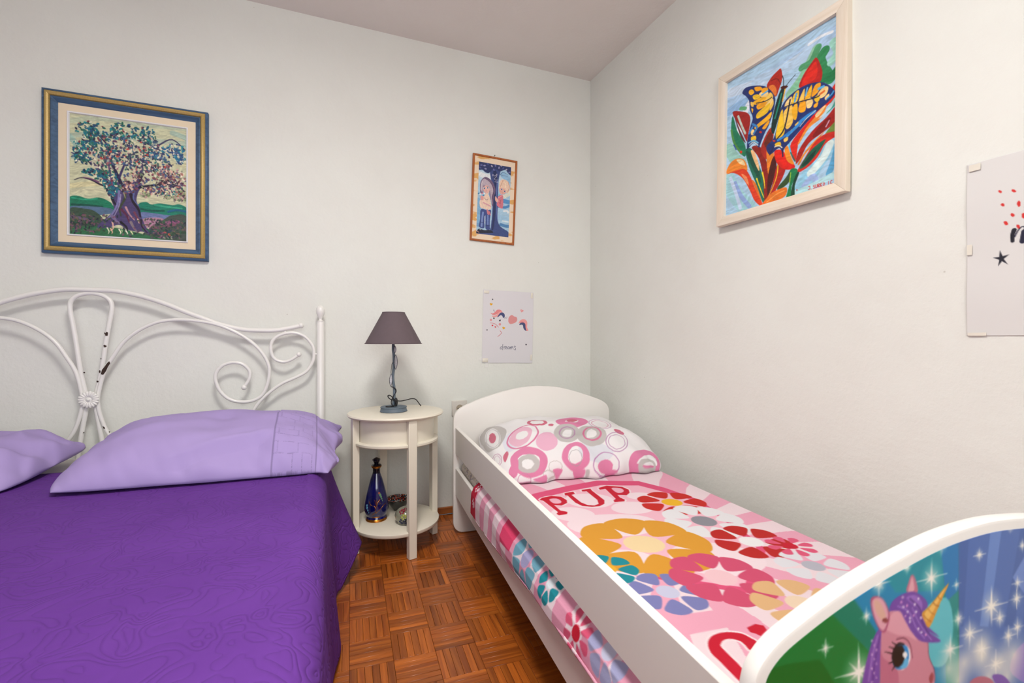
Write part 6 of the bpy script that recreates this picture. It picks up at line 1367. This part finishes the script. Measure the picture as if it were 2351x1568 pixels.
# printed face of the footboard, its own sheet a hair proud of the board
uni = paint_unicorn()
c0 = Vector((.404, .34)); O2 = []
for i, (x, z) in enumerate(fbo):
    e1 = Vector(fbo[i]) - Vector(fbo[i - 1]); e2 = Vector(fbo[(i + 1) % len(fbo)]) - Vector(fbo[i]); m_ = Vector((e1.y + e2.y, -(e1.x + e2.x)))
    m_ = m_.normalized() * .015; O2.append((x + m_.x, z + m_.y))
zs = .685 - .69 * 0
nx, nz = 460, 390
poly = np.array(O2)
def span(z):
    xs = []
    for (xa, za), (xb, zb) in zip(O2, O2[1:] + O2[:1]):
        if (za > z) != (zb > z): xs.append(xa + (z - za) * (xb - xa) / (zb - za))
    return (min(xs), max(xs)) if len(xs) >= 2 else (c0.x, c0.x)
zt = max(z for _, z in O2) - 1e-4; zb_ = min(z for _, z in O2) + 1e-4
Vp = np.zeros((nz, nx, 3)); Cp = np.zeros((nz, nx, 3))
ts = np.linspace(0, 1, nz); ts = ts ** 1.35
for j, t in enumerate(ts):
    z = zt + (zb_ - zt) * t; xa, xb = span(z); X = np.linspace(xa, xb, nx); Vp[j] = np.stack([X, np.full(nx, -(FL + BT + .0008)), np.full(nx, z)], 1)
    ix = np.clip(X / .82 * (uni.c.shape[1] - 1), 0, uni.c.shape[1] - 1.001); iz = np.clip((.69 - z) / .69 * (uni.c.shape[0] - 1), 0, uni.c.shape[0] - 1.001)
    i0 = ix.astype(int); f_ = (ix - i0)[:, None]; j0 = int(iz); g_ = iz - j0
    Cp[j] = (uni.c[j0, i0] * (1 - f_) + uni.c[j0, i0 + 1] * f_) * (1 - g_) + (uni.c[j0 + 1, i0] * (1 - f_) + uni.c[j0 + 1, i0 + 1] * f_) * g_
M['footprint'] = print_mat('unicorn_print', .35, coat=.1)
po = link('printed_panel', grid_mesh('printed_panel', Vp, nz, nx, Cp, False), M['footprint'], ft, label='glossy print of a pink unicorn with purple mane among stars')
sd = po.modifiers.new('thickness', 'SOLIDIFY'); sd.thickness = .0007; sd.offset = 1
MB().cbox(0, .018, -FL, 0, .380, .500, .0015).obj('guard_rail', M['laminate'], kb)
MB().cbox(0, .018, -FL, 0, .183, .309, .0015).obj('side_rail', M['laminate'], kb)
MB().cbox(.79, .808, -FL, 0, .183, .309, .0015).obj('side_rail', M['laminate'], kb)
for k in range(8): MB().box(.0185, .7895, -1.66 + k * .205, -1.58 + k * .205, .198, .212).obj('slat', M['base'], kb)

def bedpt(w, l, z): return (P0[0] + math.cos(A) * w - math.sin(A) * l, P0[1] - math.sin(A) * w - math.cos(A) * l, z)
# mattress: cream ticking with a faint brown leaf pattern, seen between the rails at the head end
m, N, L, P = new_mat('patterned_mattress_cover'); P.inputs['Roughness'].default_value = .9
tc = N.new('ShaderNodeTexCoord'); nz_ = node(N, 'ShaderNodeTexNoise', Scale=38.0, Detail=3.0, Distortion=2.0); L.new(tc.outputs['Object'], nz_.inputs['Vector'])
rp = N.new('ShaderNodeValToRGB'); e = rp.color_ramp.elements; e[0].position = .36; e[0].color = lin('b09c8a'); e[1].position = .46; e[1].color = lin('e6dfd4'); el = e.new(.40); el.color = lin('8c90b0')
L.new(nz_.outputs['Fac'], rp.inputs['Fac']); L.new(rp.outputs['Color'], P.inputs['Base Color']); M['tick'] = m
km = MB().cbox(.024, .785, -1.725, -.012, .2125, .352, .022).obj('mattress', M['tick'], None, loc=(P0[0], P0[1], 0), rot=(0, 0, -A))
tag(km, 'cream patterned mattress showing between the white rails near the pillow', 'mattress')

# blanket -------------------------------------------------------------------
pb = paint_blanket(); ny_, nx_ = pb.c.shape[:2]
# a: metres across the cloth, from the hem that hangs outside the rail to the edge tucked by the wall
sect = [(.772, .806, .30), (.815, .800, .335), (.79, .79, .352)]
def cross(a, l):
    hem = .238 + .060 * ease((l - .4) / 1.0)
    bul = .004 * math.sin(7 * l + 1) + .003 * math.sin(17 * l)
    if a > .77:       # tuck by the wall
        t = a - .77; q = min(t / .03, 1) * math.pi / 2
        w = .77 + .026 * math.sin(q); z = .364 - .026 * (1 - math.cos(q)) - max(t - .03, 0); return w, max(z, .33)
    if a > .04: return a, .364 + .0022 * math.sin(11 * a + 5 * l) * math.sin(6 * l) + .0035 * (vnoise(np.array(a * 9.0), np.array(l * 7.0), 4) - .5)
    P_ = [(.04, .364), (.018, .354), (-.001, .338), (-.012 - bul, .315), (-.014 - bul, .29), (-.013, hem - .0)]
    cum = [0]
    for p, q in zip(P_, P_[1:]): cum.append(cum[-1] + math.hypot(q[0] - p[0], q[1] - p[1]))
    s_ = (.04 - a) / (.04 + .2) * cum[-1] if False else min(.04 - a, cum[-1])
    for i in range(len(P_) - 1):
        if s_ <= cum[i + 1] + 1e-9:
            t = (s_ - cum[i]) / max(cum[i + 1] - cum[i], 1e-9); return P_[i][0] + (P_[i + 1][0] - P_[i][0]) * t, P_[i][1] + (P_[i + 1][1] - P_[i][1]) * t
    return P_[-1]
Vb = np.zeros((ny_, nx_, 3)); keep = pb.x >= -.125
xs = pb.x[keep]; i0 = int(np.argmax(keep))
cols = pb.c[:, i0:, :]
Vb = np.zeros((ny_, len(xs), 3))
for j, l in enumerate(pb.y):
    wz = [cross(a, l) for a in xs]
    ll = l
    for i, (w_, z_) in enumerate(wz):
        dz = .004 * (vnoise(np.array(xs[i] * 20.0), np.array(l * 16.0), 8) - .5) if w_ < 0 else 0
        Vb[j, i] = (w_ - abs(dz) * .8, -min(ll, 1.73), z_)
M['blanket'] = print_mat('printed_fleece', .9, .25, 260.0, 0, 0, .0012)
bo = link('blanket', grid_mesh('blanket', Vb, ny_, len(xs), cols), M['blanket'], None, 'pink printed blanket with red letters and flowers on the child bed', 'blanket', loc=(P0[0], P0[1], 0), rot=(0, 0, -A))
sd = bo.modifiers.new('thickness', 'SOLIDIFY'); sd.thickness = .003; sd.offset = 1

# pillow with rings ------------------------------------------------------------
pp = paint_child_pillow(); pc = pp.c[::-1]     # the print's first row lies at the head end
M['pillowprint'] = print_mat('ring_print_cotton', .85, .12, 500.0, 0, 0, .0006)
sa, sb, sT, snx, sny, ssd, _, scr, spn = CP_SHAPE
me = cushion('pillow', sa, sb, sT, snx, sny, ssd, None, scr, .05, pc, spn, cp_warp, math.tan(math.radians(CP_PLACE[3])))
x, y, z = bedpt(*CP_PLACE[:3])
link('pillow', me, M['pillowprint'], None, 'white pillow with pink and grey rings on the child bed', 'pillow', loc=(x, y, z), rot=(math.radians(CP_PLACE[3]), 0, -A + math.radians(CP_PLACE[4])))
# ---------------------------------------------------------------- pictures, posters, socket
def frame_part(name, mat, W, H, prof, parent):
    """mitred frame: prof = [(inset from the outer edge, height off the wall)] swept round a W x H rectangle (x right, y off the wall towards -y, z up, centred)"""
    V = []; F = []; n = len(prof)
    for cx, cz in ((-1, -1), (1, -1), (1, 1), (-1, 1)):
        for d, h in prof: V.append((cx * (W / 2 - d), -h, cz * (H / 2 - d)))
    for k in range(4):
        for i in range(n):
            j = (i + 1) % n; F.append((k * n + i, ((k + 1) % 4) * n + i, ((k + 1) % 4) * n + j, k * n + j))
    return MB().add(V, F).obj(name, mat, parent)
def sheet(name, pr, W, H, mat, parent, off=0.0, thick=.0015, curl=None, **kw):
    ny, nx = pr.c.shape[:2]; X, Z = np.meshgrid(np.linspace(-W / 2, W / 2, nx), np.linspace(H / 2, -H / 2, ny)); Y = np.full(X.shape, -off)
    if curl is not None: Y = Y - curl(X / W + .5, .5 - Z / H)
    o = link(name, grid_mesh(name, np.stack([X, Y, Z], -1), ny, nx, pr.c, curl is not None), mat, parent, **kw)
    sd = o.modifiers.new('thickness', 'SOLIDIFY'); sd.thickness = thick; sd.offset = 1; return o
M['bluewood'] = wood('blue_stained_frame', '2f4a68', '4a6a8c', 1.0, 'x', .5, 0, False, .2)
M['gold'] = plain('gold_leaf_frame', 'c6a866', .42, .2, 30, .15, 160, .0008, metal=.25, stretch=(8, 1, 8))
M['mat_cream'] = plain('cream_mat_linen', 'e8d8bc', .8, .02, 10, .08, 800, .0004)
M['whitebead'] = plain('white_inner_bead', 'e9e9ec', .35)
M['oil'] = print_mat('oil_paint', .42, .5, 220.0, .15, 0, .0012)

# tree painting
tp = thing('framed_painting', 'oil painting of a gnarled tree in a blue and gold frame', 'painting', (-.782, D - .001, 1.5885))
W_, H_ = .562, .653
frame_part('outer_frame', M['bluewood'], W_, H_, [(0, 0), (0, .020), (.004, .024), (.009, .026), (.009, 0)], tp)
frame_part('gold_frame', M['gold'], W_ - .018, H_ - .018, [(0, 0), (0, .024), (.003, .030), (.010, .0335), (.016, .030), (.019, .022), (.019, 0)], tp)
frame_part('inner_frame', M['bluewood'], W_ - .056, H_ - .056, [(0, 0), (0, .024), (.004, .026), (.017, .015), (.020, .012), (.020, 0)], tp)
frame_part('mat', M['mat_cream'], W_ - .096, H_ - .096, [(0, 0), (0, .012), (.028, .012), (.028, 0)], tp)
frame_part('bead', M['whitebead'], W_ - .152, H_ - .152, [(0, 0), (0, .015), (.002, .0165), (.005, .0155), (.007, .010), (.007, 0)], tp)
tr_ = paint_tree(); sheet('canvas', tr_, W_ - .164, H_ - .164, M['oil'], tp, .009, .006)
# butterfly painting on the right wall (local x runs towards the viewer, -y points into the room)
M['paleash'] = wood('pale_limed_wood', 'dccdb8', 'ece2d4', .8, 'z', .55, 0, False, .15); M['paleash_h'] = wood('pale_limed_wood_across', 'dccdb8', 'ece2d4', .8, 'x', .55, 0, False, .15)
bw_, bh_ = .490, .598
by = 1.178
bt = thing('framed_painting', 'butterfly on red leaves painting in a pale wood frame', 'painting', (xr(by) - .003, by, 1.667), rot=(math.radians(-1.1), 0, math.radians(-90) + RA))
def plank_frame(W, H, w_, d, parent):
    h = H / 2; k = W / 2
    for nm, O, mat in (('frame_side', [(-k, -h), (-k + w_, -h + w_), (-k + w_, h - w_), (-k, h)], M['paleash']), ('frame_side', [(k, -h), (k, h), (k - w_, h - w_), (k - w_, -h + w_)], M['paleash']),
                       ('frame_side', [(-k, h), (-k + w_, h - w_), (k - w_, h - w_), (k, h)], M['paleash_h']), ('frame_side', [(-k, -h), (k, -h), (k - w_, -h + w_), (-k + w_, -h + w_)], M['paleash_h'])):
        MB().prism(O, 0, -d, 'xz', .0015).obj(nm, mat, parent)
plank_frame(bw_, bh_, .034, .026, bt)
sheet('canvas', paint_butterfly(), bw_ - .066, bh_ - .066, M['oil'], bt, .012, .006)
# small picture of two children
M['orangewood'] = wood('orange_varnished_frame', '8a4416', 'b8662a', 1.2, 'z', .35, .3, False, .1)
m, N, L, P = new_mat('cork_mat'); P.inputs['Roughness'].default_value = .7
tc = N.new('ShaderNodeTexCoord'); mp = N.new('ShaderNodeMapping'); mp.inputs['Scale'].default_value = (14, 14, 34); L.new(tc.outputs['Object'], mp.inputs['Vector']); nz_ = node(N, 'ShaderNodeTexNoise', Scale=1.0, Detail=3.0, Roughness=.4); L.new(mp.outputs['Vector'], nz_.inputs['Vector'])
rp = N.new('ShaderNodeValToRGB'); e = rp.color_ramp.elements; e[0].position = .56; e[0].color = lin('ead6bc'); e[1].position = .62; e[1].color = lin('dca964'); L.new(nz_.outputs['Fac'], rp.inputs['Fac']); L.new(rp.outputs['Color'], P.inputs['Base Color']); M['cork'] = m
kp = thing('framed_picture', 'small orange-framed picture of two children by a tree', 'picture', (.833, D - .001, 1.682), rot=(math.radians(1.2), math.radians(2.0), 0))
frame_part('frame', M['orangewood'], .256, .468, [(0, 0), (0, .013), (.002, .015), (.009, .015), (.011, .012), (.011, 0)], kp)
MB().box(-.117, .117, -.010, -.002, -.223, .223).obj('mat', M['cork'], kp)
M['gloss'] = print_mat('glossy_print', .3, 0, 1, .3)
sheet('print', paint_children(), .186, .388, M['gloss'], kp, .0106, .0006)
nl = thing('nail', 'tiny dark nail in the wall above the small framed picture', 'nail', (.838, D, 1.924))
MB().tube([(0, .004, 0), (0, -.012, .002)], .0012, 8).lathe([(1e-6, 0), (1e-6, 0)], 6).obj('shank', M['blackwire'], nl); MB().ball((0, -.0125, .002), .0028, 10, 6, 1, .4, 1).obj('head', M['blackwire'], nl)
# posters
M['paper'] = print_mat('matt_poster_paper', .7); M['tape'] = plain('yellowed_tape', 'e4dfd2', .3, .04, 40); M['tapew'] = plain('white_tape', 'e6e6e2', .4, .03, 40)
ps = thing('poster', 'white poster of a sleepy pastel unicorn lettered dreams, taped under small picture', 'poster', (.921, D - .0015, .987), rot=(0, math.radians(1.2), 0), group='taped paper posters')
sheet('paper', paint_dreams(), .300, .400, M['paper'], ps, .0, .0006, lambda u, v: .0016 * np.clip(1 - 3 * v, 0, 1) * u + .0012 * np.cos(5 * u + 2 * v) ** 2)
for tx, tz, w_, h_, mt in ((-.132, .188, .030, .016, 'tape'), (.139, .182, .014, .030, 'tape'), (-.132, -.185, .032, .022, 'tape'), (.142, -.168, .012, .032, 'tape'), (-.155, -.178, .022, .02, 'tapew'), (-.122, -.212, .022, .026, 'tapew')):
    ya = (-.0034, -.0029) if mt == 'tape' else (.0003, .0014)
    MB().cbox(tx - w_ / 2, tx + w_ / 2, ya[0], ya[1], tz - h_ / 2, tz + h_ / 2, .0003).obj('tape', M[mt], ps)
yc = .663 - .1485
pm_ = thing('poster', 'white poster with red dashes and a black star, cut by the right edge', 'poster', (xr(yc) - .0015, yc, 1.356 - .215), rot=(0, 0, math.radians(-90) + RA), group='taped paper posters')
sheet('paper', paint_m(), .297, .430, M['paper'], pm_, .0, .0006, lambda u, v: .002 * np.sin(6 * v) ** 2 + .001 * u)
for tx, tz, w_, h_ in ((-.132, .203, .022, .016), (-.142, .0, .010, .026), (-.128, -.211, .035, .008)): MB().cbox(tx - w_ / 2, tx + w_ / 2, -.0040, -.0033, tz - h_ / 2, tz + h_ / 2, .0003).obj('tape', M['tape'], pm_)
# wall socket
M['socket'] = plain('aged_white_plastic', 'd9d4cc', .4, .04, 60)
sk = thing('wall_socket', 'white square wall socket beside the child bed headboard', 'socket', (.640, D, .552))
MB().cbox(-.041, .041, -.012, 0.001, -.041, .041, .003).obj('plate', M['socket'], sk)
c_ = MB(); n = 36; V = []; F = []
for r, d in ((.0225, -.0125), (.0205, -.0145), (.0195, -.0130), (.0185, -.0125)):
    for k in range(n): V.append((r * math.cos(2 * math.pi * k / n), d, r * math.sin(2 * math.pi * k / n)))
for i in range(3):
    for k in range(n): F.append((i * n + k, i * n + (k + 1) % n, (i + 1) * n + (k + 1) % n, (i + 1) * n + k))
V2 = [(.0186 * math.cos(2 * math.pi * k / n), -.0123, .0186 * math.sin(2 * math.pi * k / n)) for k in range(n)]
c_.add(V, F, True).obj('rim', M['socket'], sk)
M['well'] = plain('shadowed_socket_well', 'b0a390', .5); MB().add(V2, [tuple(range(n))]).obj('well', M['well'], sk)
for hx in (-.0095, .0095): MB().lathe([(1e-6, 0), (.0026, 0), (.0026, .0006), (1e-6, .0006)], 12).obj('pin_hole', M['black'], sk, loc=(hx, -.0124, 0), rot=(math.radians(90), 0, 0))

# unseen overhead lamp, added in place of flash light bounced off the ceiling
M['opal'], N, L, P = new_mat('fill_lamp_glow'); P.inputs['Base Color'].default_value = lin('f4efe6'); P.inputs['Emission Color'].default_value = (1, .965, .92, 1); P.inputs['Emission Strength'].default_value = 26.0
cl = thing('bounce_fill_lamp', 'added round overhead fill lamp, out of view', 'lamp', (-.02, .55, CEIL))
MB().lathe([(.27, 0), (.27, -.02), (.26, -.025)], 40).obj('fill_lamp_plate', M['white_paint'], cl)
MB().lathe([(.255, -.022), (.245, -.045), (.20, -.068), (.11, -.082), (1e-6, -.086)], 40).obj('fill_lamp_dome', M['opal'], cl)
lo = area('bounce_fill_light', (-.25, .55, CEIL - .10), (0, 0, 0), .50, .50, 22, (1, .965, .92), 'DISK'); lo.parent = cl; lo.location = (0, 0, -.10)
